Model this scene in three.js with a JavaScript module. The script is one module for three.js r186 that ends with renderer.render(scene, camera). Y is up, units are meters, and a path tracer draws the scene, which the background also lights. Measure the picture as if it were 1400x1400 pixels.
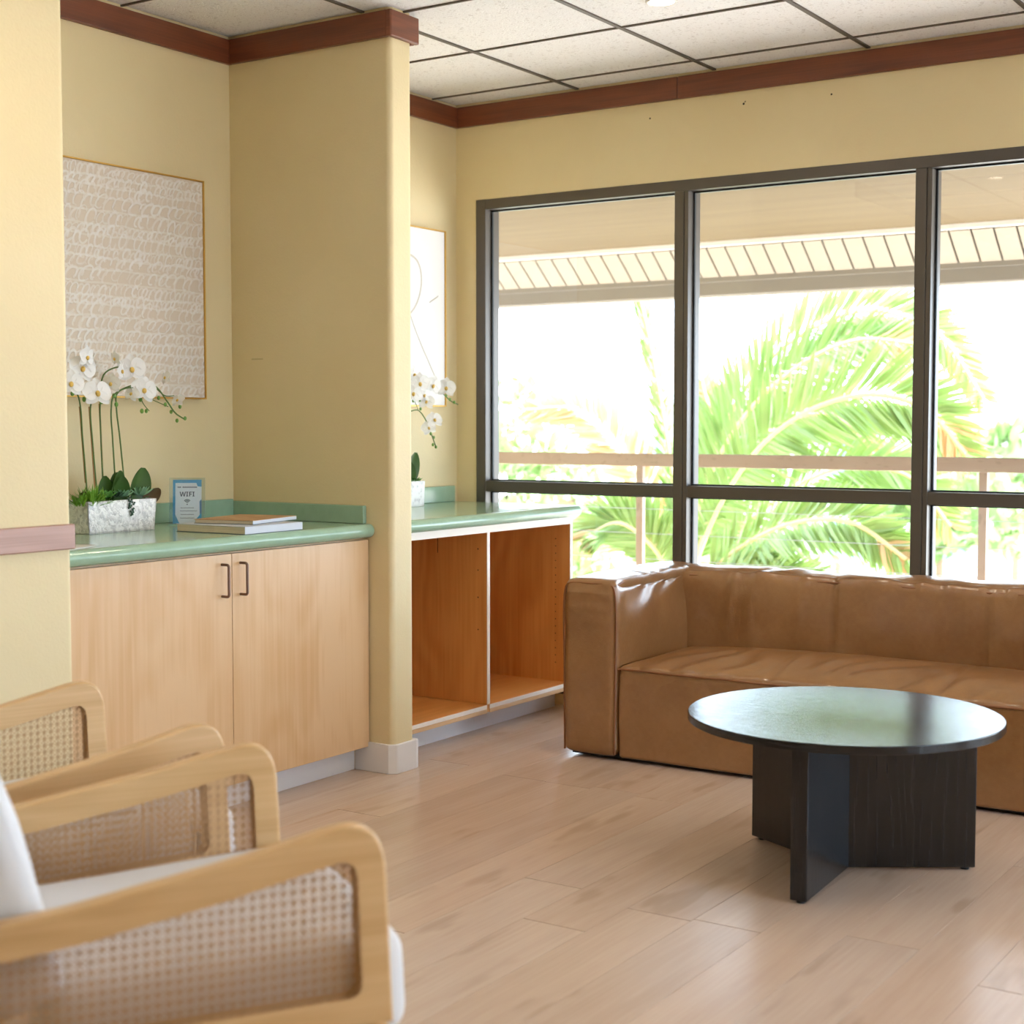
import * as THREE from 'three';
import { RoundedBoxGeometry } from 'three/addons/geometries/RoundedBoxGeometry.js';
import { mergeGeometries, mergeVertices } from 'three/addons/utils/BufferGeometryUtils.js';
import { RectAreaLightUniformsLib } from 'three/addons/lights/RectAreaLightUniformsLib.js';

// ------------------------------------------------------------------ camera, sky, sun, exposure
const scene = new THREE.Scene();
const FOCAL = 2057, EYE = 1.25;
const camera = new THREE.PerspectiveCamera(2 * Math.atan(700 / FOCAL) * 180 / Math.PI, 1, 0.05, 500);
camera.rotation.order = 'YXZ';
camera.rotation.set(THREE.MathUtils.degToRad(-3.4), THREE.MathUtils.degToRad(33.5), 0);
camera.position.set(0, EYE, 0);
camera.focus = 5.2;
camera.userData.fStop = 3.2;
camera.updateMatrixWorld(true);

const renderer = new THREE.WebGLRenderer({ antialias: true });
renderer.toneMapping = THREE.LinearToneMapping;
renderer.toneMappingExposure = 1.42;
renderer.shadowMap.enabled = true;
RectAreaLightUniformsLib.init();

scene.background = new THREE.Color().setRGB(0.66, 0.83, 1.0);
scene.backgroundIntensity = 8;

const sun = new THREE.DirectionalLight(new THREE.Color().setRGB(1.0, 0.95, 0.88), 20);
sun.position.set(-6 + 9, 20, -9 - 21);
sun.target.position.set(-6, 0, -9);
sun.castShadow = true;
Object.assign(sun.shadow.camera, { left: -22, right: 22, top: 22, bottom: -22, near: 1, far: 90 });
sun.shadow.mapSize.set(2048, 2048);
scene.add(sun, sun.target);

const LAMP_POWER = 1.7;                       // candela of each ceiling downlight
const LAMP_COLOR = new THREE.Color().setRGB(1.0, 0.84, 0.64);

// ------------------------------------------------------------------ key measures (metres)
const XC = -3.275, XN = -4.038, ZF = -4.182, ZB = -4.307, ZW = -5.64, ZL = -2.765;
const XR = 2.7, ZBACK = 2.7, CEIL = 2.685, HEAD = 2.252;
const COUNTER = 0.89;

// ------------------------------------------------------------------ helpers
let seed = 7;
const rnd = () => { seed = (seed * 1664525 + 1013904223) >>> 0; return seed / 4294967296; };
const rr = (a, b) => a + (b - a) * rnd();
const V = (x, y, z) => new THREE.Vector3(x, y, z);
const lerp = (a, b, t) => a + (b - a) * t;
const clamp = (x, a = 0, b = 1) => Math.min(b, Math.max(a, x));
const smooth = (a, b, x) => { const t = clamp((x - a) / (b - a)); return t * t * (3 - 2 * t); };

function hash(x, y, s) { let h = (x * 374761393 + y * 668265263 + s * 974634777) | 0; h = Math.imul(h ^ (h >>> 13), 1274126177); return ((h ^ (h >>> 16)) >>> 0) / 4294967296; }
function vnoise(x, y, px, py, s) {          // periodic value noise
  const xi = Math.floor(x), yi = Math.floor(y), fx = x - xi, fy = y - yi;
  const u = fx * fx * (3 - 2 * fx), v = fy * fy * (3 - 2 * fy);
  const m = (a, p) => ((a % p) + p) % p, x0 = m(xi, px), x1 = m(xi + 1, px), y0 = m(yi, py), y1 = m(yi + 1, py);
  return lerp(lerp(hash(x0, y0, s), hash(x1, y0, s), u), lerp(hash(x0, y1, s), hash(x1, y1, s), u), v);
}
function fbm(u, v, fx, fy, oct, s) { let a = 0, w = 0.5, t = 0; for (let i = 0; i < oct; i++) { a += w * vnoise(u * fx, v * fy, fx, fy, s + i); t += w; w *= 0.5; fx *= 2; fy *= 2; } return a / t; }
function noise3(x, y, z, s = 0) {           // smooth 3-d value noise, -1..1
  const xi = Math.floor(x), yi = Math.floor(y), zi = Math.floor(z), f = [x - xi, y - yi, z - zi].map((t) => t * t * (3 - 2 * t));
  const h = (a, b, c) => hash(a + c * 57, b - c * 131, s + c);
  const l = (c) => lerp(lerp(h(xi, yi, c), h(xi + 1, yi, c), f[0]), lerp(h(xi, yi + 1, c), h(xi + 1, yi + 1, c), f[0]), f[1]);
  return lerp(l(zi), l(zi + 1), f[2]) * 2 - 1;
}
function dataTex(w, h, fn, srgb = true) {   // fn(u, v) -> [r,g,b] 0..1 as displayed, or a number
  const d = new Uint8Array(w * h * 4);
  for (let j = 0; j < h; j++) for (let i = 0; i < w; i++) {
    const c = fn(i / w, j / h), k = 4 * (j * w + i);
    if (typeof c === 'number') d[k] = d[k + 1] = d[k + 2] = clamp(c) * 255; else { d[k] = clamp(c[0]) * 255; d[k + 1] = clamp(c[1]) * 255; d[k + 2] = clamp(c[2]) * 255; }
    d[k + 3] = 255;
  }
  const t = new THREE.DataTexture(d, w, h, THREE.RGBAFormat);
  t.wrapS = t.wrapT = THREE.RepeatWrapping; t.magFilter = THREE.LinearFilter; t.minFilter = THREE.LinearMipmapLinearFilter; t.generateMipmaps = true;
  if (srgb) t.colorSpace = THREE.SRGBColorSpace;
  t.needsUpdate = true; return t;
}
const rep = (t, x, y) => { const c = t.clone(); c.repeat.set(x, y); c.needsUpdate = true; return c; };
const hex = (h) => [(h >> 16 & 255) / 255, (h >> 8 & 255) / 255, (h & 255) / 255];
const mix3 = (a, b, t) => [lerp(a[0], b[0], t), lerp(a[1], b[1], t), lerp(a[2], b[2], t)];
const std = (o) => new THREE.MeshStandardMaterial(o);
const phy = (o) => new THREE.MeshPhysicalMaterial(o);

const taken = {};
const numbered = (n) => { const k = taken[n] = (taken[n] ?? -1) + 1; return k ? `${n}_${String(k).padStart(3, '0')}` : n; };
function mesh(name, geo, mat, parent = scene) {
  const m = new THREE.Mesh(geo, mat); m.name = parent === scene ? numbered(name) : name; m.castShadow = m.receiveShadow = true; parent.add(m); return m;
}
function tag(o, label, category, group) { o.userData.label = label; o.userData.category = category; if (group) o.userData.group = group; return o; }
function thing(name, label, category, pos = [0, 0, 0], turn = 0, group) {
  const g = new THREE.Group(); g.name = numbered(name); g.position.set(...pos); g.rotation.y = turn; scene.add(g); return tag(g, label, category, group);
}
function structure(o, label, category) { o.userData.kind = 'structure'; if (label) { o.userData.label = label; o.userData.category = category; } return o; }
function structGroup(name, label, category) { const g = new THREE.Group(); g.name = name; scene.add(g); return structure(g, label, category); }

// uv in metres: u runs along the grain axis ('x','y','z') wherever the face holds it
function metreUV(geo, grain = 'x', ox = 0, oy = 0) {
  const p = geo.attributes.position, n = geo.attributes.normal, uv = new Float32Array(p.count * 2), g = 'xyz'.indexOf(grain);
  for (let i = 0; i < p.count; i++) {
    const c = [p.getX(i), p.getY(i), p.getZ(i)], a = [Math.abs(n.getX(i)), Math.abs(n.getY(i)), Math.abs(n.getZ(i))];
    const k = a[0] >= a[1] && a[0] >= a[2] ? 0 : a[1] >= a[2] ? 1 : 2, r = [0, 1, 2].filter((q) => q !== k);
    const [ua, va] = r.includes(g) ? [g, r.find((q) => q !== g)] : r;
    uv[2 * i] = c[ua] + ox; uv[2 * i + 1] = c[va] + oy;
  }
  geo.setAttribute('uv', new THREE.BufferAttribute(uv, 2)); return geo;
}
const flat = (g) => { const h = g.index ? g.toNonIndexed() : g; for (const k of Object.keys(h.attributes)) if (!['position', 'normal', 'uv'].includes(k)) h.deleteAttribute(k); return h; };
const merge = (list) => mergeGeometries(list.map(flat), false);
// box between two corners, with small eased edges
function box(x0, y0, z0, x1, y1, z1, r = 0.0015, grain = 'x', ox = 0, oy = 0) {
  const w = Math.abs(x1 - x0), h = Math.abs(y1 - y0), d = Math.abs(z1 - z0), q = Math.min(r, w / 2.01, h / 2.01, d / 2.01);
  const g = q > 0 ? new RoundedBoxGeometry(w, h, d, r > 0.006 ? 4 : 1, q) : new THREE.BoxGeometry(w, h, d);
  g.translate((x0 + x1) / 2, (y0 + y1) / 2, (z0 + z1) / 2);
  return metreUV(flat(g), grain, ox, oy);
}
function extrudeY(pts, y0, y1, bevel = 0) { // polygon in (x, z), raised along y
  const s = new THREE.Shape(pts.map(([x, z]) => new THREE.Vector2(x, -z)));
  const g = new THREE.ExtrudeGeometry(s, { depth: y1 - y0 - 2 * bevel, bevelEnabled: bevel > 0, bevelSize: bevel, bevelThickness: bevel, bevelOffset: -bevel, bevelSegments: 2, curveSegments: 12 });
  g.rotateX(-Math.PI / 2); g.translate(0, y0 + bevel, 0); return g;
}
function roundedRect(x0, z0, x1, z1, radii, seg = 8) { // corners (x0,z0) (x1,z0) (x1,z1) (x0,z1)
  const c = [[x0, z0, 1, 1, Math.PI], [x1, z0, -1, 1, 1.5 * Math.PI], [x1, z1, -1, -1, 0], [x0, z1, 1, -1, 0.5 * Math.PI]], out = [];
  c.forEach(([x, z, sx, sz, a0], i) => { const r = radii[i]; if (!r) return out.push([x, z]); for (let k = 0; k <= seg; k++) { const a = a0 + k / seg * Math.PI / 2; out.push([x + sx * r + r * Math.cos(a), z + sz * r + r * Math.sin(a)]); } });
  return out;
}
function tube(points, r, seg = 24, rad = 8, closed = false) { return new THREE.TubeGeometry(new THREE.CatmullRomCurve3(points, closed, 'centripetal'), seg, r, rad, closed); }
// a direction from the photograph's pixels, stopped at a plane
const ray = (px, py) => V((px - 700) / FOCAL, (700 - py) / FOCAL, -1).applyQuaternion(camera.quaternion);
function onZ(px, py, z) { const d = ray(px, py), t = z / d.z; return V(d.x * t, EYE + d.y * t, z); }
function onX(px, py, x) { const d = ray(px, py), t = x / d.x; return V(x, EYE + d.y * t, d.z * t); }

// rounded cushion-like box, centred, subdivided, pushed out along its normals by disp(x, y, z, nx, ny, nz)
function soft(w, h, d, r, n, disp) {
  const axis = (len, k) => { const a = []; const m = Math.max(2, k); for (let i = 0; i <= m; i++) a.push(-len / 2 + len * i / m); const e = [0, 0.12, 0.3, 0.55, 0.8, 1].map((t) => t * Math.min(r * 1.3, len * 0.3)); const s = new Set(); for (const v of a) if (Math.abs(v) < len / 2 - e[5] * 1.02) s.add(v); for (const v of e) { s.add(-len / 2 + v); s.add(len / 2 - v); } return [...s].sort((p, q) => p - q); };
  const A = [axis(w, n[0]), axis(h, n[1]), axis(d, n[2])], S = [w, h, d], pos = [], idx = [];
  for (let k = 0; k < 3; k++) for (const sg of [-1, 1]) {
    const a = (k + 1) % 3, b = (k + 2) % 3, base = pos.length / 3, na = A[a].length, nb = A[b].length;
    for (const q of A[b]) for (const p of A[a]) { const c = [0, 0, 0]; c[k] = sg * S[k] / 2; c[a] = p; c[b] = q; pos.push(...c); }
    for (let j = 0; j < nb - 1; j++) for (let i = 0; i < na - 1; i++) { const q = base + j * na + i; if (sg > 0) idx.push(q, q + 1, q + na, q + 1, q + na + 1, q + na); else idx.push(q, q + na, q + 1, q + 1, q + na, q + na + 1); }
  }
  const face = [];
  for (let i = 0; i < pos.length; i += 3) {
    const c = [pos[i], pos[i + 1], pos[i + 2]], inn = c.map((v, k) => clamp(v, -S[k] / 2 + r, S[k] / 2 - r)), dv = c.map((v, k) => v - inn[k]), L = Math.hypot(...dv) || 1, nn = dv.map((v) => v / L);
    const p = inn.map((v, k) => v + nn[k] * r), e = disp ? disp(p[0], p[1], p[2], nn[0], nn[1], nn[2]) : 0;
    for (let k = 0; k < 3; k++) pos[i + k] = p[k] + nn[k] * e;
  }
  let g = new THREE.BufferGeometry(); g.setAttribute('position', new THREE.Float32BufferAttribute(pos, 3)); g.setIndex(idx);
  g = mergeVertices(g, 1e-5); g.computeVertexNormals(); return metreUV(g, 'x');
}

// ------------------------------------------------------------------ textures and materials
function woodTex(w, h, light, dark, o = {}) {
  const { rings = 7, warp = 1.4, fibre = 0.25, s = 11, contrast = 0.5, fu = 2, blotch = 0.3 } = o;
  return dataTex(w, h, (u, v) => {
    const wv = fbm(u, v, fu, 4, 3, s), c = 0.5 + 0.5 * Math.sin(6.2832 * (rings * v + warp * (wv * 2 - 1) * 2));
    const f = fbm(u, v, 6, 128, 2, s + 40), b = fbm(u, v, 3, 5, 3, s + 70);
    return mix3(light, dark, clamp(contrast * c * fbm(u, v, 4, 16, 2, s + 20) * 1.5 + fibre * (f - 0.35) + blotch * (b - 0.5)));
  });
}
const bumpFibre = dataTex(512, 512, (u, v) => fbm(u, v, 6, 128, 3, 91), false);
const bumpFine = dataTex(512, 512, (u, v) => 0.6 * fbm(u, v, 64, 64, 3, 5) + 0.4 * fbm(u, v, 9, 9, 3, 8), false);
const bumpLeather = dataTex(512, 512, (u, v) => { const a = fbm(u, v, 48, 48, 2, 15), b = fbm(u, v, 96, 96, 2, 17), c = fbm(u, v, 7, 7, 3, 18); return 0.45 * Math.abs(a * 2 - 1) + 0.25 * b + 0.3 * c; }, false);
const bumpWeave = dataTex(256, 256, (u, v) => 0.5 + 0.25 * Math.sin(u * 6.2832 * 48) * Math.cos(v * 6.2832 * 24) + 0.25 * Math.cos(v * 6.2832 * 48) + 0.15 * (fbm(u, v, 32, 32, 2, 4) - 0.5), false);

const paintTex = dataTex(512, 512, (u, v) => { const n = fbm(u, v, 6, 6, 4, 61) - 0.5; return mix3(hex(0xe6d5ab), hex(0xdfcc9f), 0.5 + n); });
const M = {};
M.wall = std({ map: rep(paintTex, 0.5, 0.5), roughness: 0.62, bumpMap: rep(bumpFine, 2.5, 2.5), bumpScale: 0.0006 });
M.white = std({ color: 0xeae7e4, roughness: 0.45 });
M.baseboard = std({ color: 0xe9e6e6, roughness: 0.42 });
const cherry = woodTex(1024, 256, hex(0x7e4428), hex(0x522716), { rings: 3, warp: 0.6, fibre: 0.5, s: 31, contrast: 0.35 });
M.cherry = phy({ map: rep(cherry, 0.8, 3), roughness: 0.42, bumpMap: rep(bumpFibre, 0.8, 3), bumpScale: 0.0003, clearcoat: 0.25, clearcoatRoughness: 0.3 });
M.rail = phy({ map: rep(woodTex(512, 128, hex(0xb48a7a), hex(0x936857), { rings: 3, warp: 0.6, fibre: 0.5, s: 35, contrast: 0.35 }), 0.8, 3), roughness: 0.4, clearcoat: 0.4, clearcoatRoughness: 0.25 });
const tileTex = dataTex(1024, 1024, (u, v) => {
  const a = fbm(u, v, 160, 160, 2, 201), b = fbm(u, v, 64, 64, 2, 211), c = fbm(u, v, 5, 5, 3, 221);
  const pit = smooth(0.7, 0.78, a) * 0.75 + smooth(0.74, 0.82, b) * 0.8;
  return mix3(mix3(hex(0xf6f5f7), hex(0xf1f0f2), c), hex(0xdddadb), clamp(pit));
});
const tileBump = dataTex(512, 512, (u, v) => 1 - smooth(0.68, 0.78, fbm(u, v, 80, 80, 2, 201)), false);
M.tiles = [0, 0.37, 0.71].map((o) => { const t = rep(tileTex, 1.2, 1.2); t.offset.set(o, o * 0.6); return std({ map: t, roughness: 0.95, bumpMap: rep(tileBump, 2, 2), bumpScale: 0.001 }); });
M.grid = std({ color: 0x5d544c, roughness: 0.5 });
M.slab = std({ color: 0xd8d4cc, roughness: 0.9 });

const floorTex = dataTex(2048, 1024, (u, v) => {   // 3 m along the grain, 1.5 m across
  const wv = fbm(u, v, 4, 8, 4, 301), ring = 0.5 + 0.5 * Math.sin(6.2832 * (16 * v + 2.2 * wv));
  const f = fbm(u, v, 24, 256, 2, 311), b = fbm(u, v, 5, 14, 4, 321), k = fbm(u, v, 10, 22, 3, 331);
  let c = mix3(hex(0xd0bbab), hex(0xc4ac9b), clamp(0.25 + 0.35 * ring * wv + 0.55 * (f - 0.5) + 0.8 * (b - 0.5)));
  return mix3(c, hex(0xab9380), 0.4 * smooth(0.66, 0.84, k));
});
M.floors = [[0, 0, 0xffffff], [0.31, 0.27, 0xfaf7f4], [0.62, 0.55, 0xfdf8f4], [0.17, 0.81, 0xf6f3f1], [0.78, 0.13, 0xfffbf7]].map(([a, b, c]) => {
  const t = rep(floorTex, 1 / 3, 1 / 1.5); t.offset.set(a, b);
  return phy({ map: t, color: c, roughness: 0.26, bumpMap: rep(bumpFibre, 0.6, 1.2), bumpScale: 0.0004 });
});
M.underfloor = std({ color: 0x6d5a4a, roughness: 0.9 });
const mapleTex = woodTex(1024, 1024, hex(0xe0bb90), hex(0xc89660), { rings: 5, warp: 1.6, fibre: 0.38, s: 51, contrast: 0.22, blotch: 0.55 });
M.maple = phy({ map: rep(mapleTex, 0.7, 0.9), roughness: 0.36, bumpMap: rep(bumpFibre, 1, 1), bumpScale: 0.00015, clearcoat: 0.2, clearcoatRoughness: 0.3 });
const shelfTex = woodTex(1024, 512, hex(0xe0a05a), hex(0xc47c36), { rings: 4, warp: 1.2, fibre: 0.5, s: 57, contrast: 0.35, blotch: 0.4 });
M.shelf = phy({ map: rep(shelfTex, 0.7, 0.9), roughness: 0.42 });
M.band = std({ color: 0xefe4d6, roughness: 0.45 });
M.kick = std({ color: 0xe6e6ea, roughness: 0.5 });
M.counter = phy({ map: dataTex(256, 256, (u, v) => mix3(hex(0x9fbca2), hex(0x95b299), fbm(u, v, 40, 40, 3, 71))), roughness: 0.16, ior: 1.5 });
M.handle = std({ color: 0x7b6256, metalness: 0.7, roughness: 0.35 });
M.hole = std({ color: 0x2a1a0e, roughness: 0.9 });
M.gold = std({ color: 0xd9ab55, metalness: 0.75, roughness: 0.35 });
M.frame = phy({ color: 0x58524c, roughness: 0.38, metalness: 0.35 });
M.gasket = std({ color: 0x1d2226, roughness: 0.6 });
M.glass = phy({ color: 0xffffff, transmission: 1, thickness: 0, roughness: 0, ior: 1.5 });
M.acrylic = phy({ color: 0xf4f8fa, transmission: 1, thickness: 0, roughness: 0.02, ior: 1.49 });
const leatherTex = dataTex(1024, 1024, (u, v) => { const n = fbm(u, v, 5, 5, 4, 81), f = fbm(u, v, 60, 60, 2, 83); return mix3(hex(0xa1764b), hex(0x875d38), clamp(0.5 + (n - 0.5) * 1.1 + (f - 0.5) * 0.3)); });
M.leather = phy({ map: rep(leatherTex, 1.2, 1.2), roughness: 0.28, bumpMap: rep(bumpLeather, 3.5, 3.5), bumpScale: 0.0006, clearcoat: 0.6, clearcoatRoughness: 0.22 });
M.piping = std({ color: 0x85532f, roughness: 0.5 });
M.seam = std({ color: 0x54331d, roughness: 0.8 });
M.foot = std({ color: 0x151414, roughness: 0.6 });
const oakDark = dataTex(1024, 1024, (u, v) => {
  const wv = fbm(u, v, 2, 3, 3, 95), r = 0.5 + 0.5 * Math.sin(6.2832 * (9 * v + 3.4 * wv)), f = fbm(u, v, 10, 200, 2, 97);
  return mix3(hex(0x131315), hex(0x262528), clamp(0.55 * r * r + 0.7 * (f - 0.45)));
});
const oakBump = dataTex(1024, 1024, (u, v) => { const wv = fbm(u, v, 2, 3, 3, 95), r = 0.5 + 0.5 * Math.sin(6.2832 * (9 * v + 3.4 * wv)); return 0.5 * r + 0.5 * fbm(u, v, 10, 200, 2, 97); }, false);
M.black = phy({ map: rep(oakDark, 1.1, 4), roughness: 0.2, bumpMap: rep(oakBump, 1.1, 4), bumpScale: 0.0002 });
const oakTex = woodTex(1024, 512, hex(0xdab583), hex(0xc39963), { rings: 6, warp: 1.0, fibre: 0.45, s: 131, contrast: 0.35 });
M.oak = phy({ map: rep(oakTex, 1, 2.2), roughness: 0.4, clearcoat: 0.15, clearcoatRoughness: 0.35 });
M.cane = std({ color: 0xc39d74, roughness: 0.6 });
M.fabric = phy({ color: 0xdddde0, roughness: 0.9, bumpMap: rep(bumpWeave, 12, 12), bumpScale: 0.0004, sheen: 0.3, sheenRoughness: 0.6 });

// ------------------------------------------------------------------ floor: planks along z
{
  const g = structGroup('floor', 'pale oak plank floor', 'floor');
  mesh('subfloor', box(-4.3, -0.12, -5.8, XR + 0.15, -0.012, ZBACK + 0.15, 0), M.underfloor, g);
  const W = 0.182, variants = [];
  for (let k = 0; k < 6; k++) variants.push(box(-W / 2 + 0.0004, -0.012, -0.7485, W / 2 - 0.0004, 0, 0.7485, 0.0005, 'z', k * 0.77, k * 0.31));
  let col = 0;
  for (let x = -4.04 + W / 2; x < XR; x += W, col++) {
    let z = -5.64 - rr(0, 1.2);
    for (; z < ZBACK; z += 1.5) {
      const a = Math.max(z, -5.64), b = Math.min(z + 1.5, ZBACK); if (b - a < 0.05) continue;
      const m = mesh('plank', variants[Math.floor(rnd() * 6)], M.floors[Math.floor(rnd() * 5)], g);
      m.position.set(x, 0, (a + b) / 2); m.scale.z = (b - a) / 1.5;
    }
  }
}

// ------------------------------------------------------------------ ceiling: tiles in a metal grid
const lampSpots = [[-2.453, -4.626], [-2.545, -2.41], [0.1, -4.626], [0.1, -2.41], [0.1, -0.2], [0.1, 1.9], [2.0, -2.41], [2.0, 0.9]];  // all but the first pair are unseen lamps added for fill light
{
  const g = structGroup('ceiling', 'suspended ceiling of speckled white tiles in a dark metal grid', 'ceiling');
  mesh('slab', box(-4.3, CEIL + 0.06, -5.8, XR + 0.15, CEIL + 0.2, ZBACK + 0.15, 0), M.slab, g);
  const xs = [XN], zs = [ZW];
  for (let x = -3.395; x < XR; x += 0.65) xs.push(x); xs.push(XR);
  for (let z = -5.46; z < ZBACK; z += 0.6) zs.push(z); zs.push(ZBACK);
  const cache = {};
  for (let i = 0; i < xs.length - 1; i++) for (let j = 0; j < zs.length - 1; j++) {
    const w = xs[i + 1] - xs[i] - 0.004, d = zs[j + 1] - zs[j] - 0.004; if (w < 0.02 || d < 0.02) continue;
    const key = w.toFixed(3) + d.toFixed(3);
    cache[key] ??= box(-w / 2, 0.002, -d / 2, w / 2, 0.018, d / 2, 0);
    mesh('ceiling_tile', cache[key], M.tiles[Math.floor(rnd() * 3)], g).position.set((xs[i] + xs[i + 1]) / 2, CEIL, (zs[j] + zs[j + 1]) / 2);
  }
  for (const x of xs.slice(1, -1)) mesh('grid_bar', box(x - 0.008, CEIL - 0.004, ZW, x + 0.008, CEIL + 0.003, ZBACK, 0.0005, 'z'), M.grid, g);
  for (const z of zs.slice(1, -1)) mesh('grid_bar', box(XN, CEIL - 0.004, z - 0.0045, XR, CEIL + 0.003, z + 0.0045, 0.0005), M.grid, g);
}

// ------------------------------------------------------------------ walls
{
  // window wall: header, left pier, right pier, low sill course
  const g = merge([box(-4.25, HEAD, ZW - 0.14, XR + 0.15, CEIL + 0.06, ZW, 0), box(-4.25, 0, ZW - 0.14, -3.925, HEAD, ZW, 0), box(2.25, 0, ZW - 0.14, XR + 0.15, HEAD, ZW, 0), box(-3.925, 0, ZW - 0.14, 2.25, 0.05, ZW, 0)]);
  const w = structure(mesh('wall_far', g, M.wall), 'cream painted wall around the long window', 'wall');
  // old nail holes and chips in the paint
  const chip = [];
  for (const [px, py, r] of [[889, 162, 0.004], [1017, 142, 0.005], [1137, 129, 0.004], [1019, 139, 0.003]]) { const p = onZ(px, py, ZW); const c = new THREE.CylinderGeometry(r, r * 0.7, 0.002, 7); c.rotateX(Math.PI / 2); c.translate(p.x, p.y, ZW + 0.0005); chip.push(c); }
  mesh('nail_hole', merge(chip), M.hole, w);
  structure(mesh('wall_alcove', box(XN - 0.14, 0, ZW, XN, CEIL + 0.06, ZL + 0.2, 0), M.wall), 'cream painted back wall of the counter alcoves', 'wall');
  const col = metreUV(flat(extrudeY(roundedRect(XN - 0.02, ZB, XC, ZF, [0, 0.02, 0.02, 0]), 0, CEIL + 0.06)), 'y');
  const pt = structure(mesh('wall_partition', col, M.wall), 'cream partition wall with rounded corners between the two counters', 'wall');
  const scuff = onZ(352, 491, ZF); mesh('scuff_mark', box(scuff.x - 0.03, scuff.y - 0.003, ZF - 0.001, scuff.x + 0.028, scuff.y + 0.003, ZF + 0.0004, 0), std({ color: 0xcbb98c, roughness: 0.7 }), pt);
  structure(mesh('wall_left', metreUV(flat(extrudeY(roundedRect(XN - 0.14, ZL, XC, ZBACK + 0.1, [0, 0.02, 0, 0]), 0, CEIL + 0.06)), 'y'), M.wall), 'cream painted left wall with a wooden chair rail', 'wall');
  structure(mesh('wall_back', box(XC, 0, ZBACK, XR + 0.15, CEIL + 0.06, ZBACK + 0.14, 0), M.wall), 'cream painted back wall', 'wall');
  // right wall with a wide window opening
  structure(mesh('wall_right', merge([box(XR, 0, ZW, XR + 0.14, 0.35, ZBACK, 0), box(XR, HEAD, ZW, XR + 0.14, CEIL + 0.06, ZBACK, 0), box(XR, 0.35, ZW, XR + 0.14, HEAD, -4.7, 0), box(XR, 0.35, -2.3, XR + 0.14, HEAD, ZBACK, 0)]), M.wall), 'cream painted right wall with a wide window', 'wall');
}

// ------------------------------------------------------------------ trim: crown boards, chair rail, baseboards
{
  let n = 1;
  const crown = (x0, z0, x1, z1, grain) => structure(mesh(`trim_${n++}`, box(x0, 2.582, z0, x1, 2.673, z1, 0.004, grain, n * 0.37, n * 0.11), M.cherry), 'cherry stained crown board under the ceiling', 'trim');
  crown(XN, ZF + 0.0, XN + 0.02, ZL, 'z');                        // alcove back wall
  crown(XN + 0.02, ZF, XC - 0.001, ZF + 0.02, 'x');               // partition front
  structure(mesh(`trim_${n++}`, metreUV(flat(extrudeY(roundedRect(XC - 0.001, ZB - 0.02, XC + 0.02, ZF + 0.02, [0, 0.008, 0.008, 0]), 2.582, 2.673, 0.004)), 'z'), M.cherry), 'cherry stained crown board on the partition end', 'trim');
  crown(XN + 0.02, ZB - 0.02, XC - 0.001, ZB, 'x');               // partition rear
  crown(XN, ZW, XN + 0.02, ZB - 0.02, 'z');                       // second alcove
  crown(XN + 0.02, ZW, -2.905, ZW + 0.02, 'x');                   // window wall, two lengths
  crown(-2.904, ZW, XR, ZW + 0.02, 'x');
  crown(XC, ZL + 0.001, XC + 0.02, ZBACK, 'z');                   // left wall
  crown(XR - 0.02, ZW + 0.02, XR, ZBACK, 'z');
  structure(mesh(`trim_${n++}`, box(XC, 0.905, ZL + 0.002, XC + 0.016, 0.974, ZBACK, 0.004, 'z'), M.rail), 'brown wooden chair rail on the left wall', 'trim');
  // baseboards
  const bb = 0.105, t = 0.013;
  structure(mesh('baseboard_partition', metreUV(flat(extrudeY([[-3.44, ZF], [-3.44, ZF + t], [XC - 0.012, ZF + t], [XC + t * 0.85, ZF - 0.006], [XC + t, ZF - 0.012], [XC + t, ZB + 0.006], [XC + t * 0.5, ZB - t], [-3.47, ZB - t], [-3.47, ZB]].concat([[XC - 0.022, ZB], [XC, ZB + 0.022], [XC, ZF - 0.022], [XC - 0.022, ZF]]), 0, bb, 0.002)), 'x'), M.baseboard), 'white baseboard around the foot of the partition', 'baseboard');
  structure(mesh('baseboard_left', box(XC, 0, ZL, XC + t, bb, ZBACK, 0.003, 'z'), M.baseboard), 'white baseboard along the left wall', 'baseboard');
  structure(mesh('baseboard_right', box(XR - t, 0, ZW, XR, bb, ZBACK, 0.003, 'z'), M.baseboard), 'white baseboard along the right wall', 'baseboard');
  structure(mesh('baseboard_back', box(XC + t, 0, ZBACK - t, XR - t, bb, ZBACK, 0.003, 'x'), M.baseboard), 'white baseboard along the back wall', 'baseboard');
}

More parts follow.
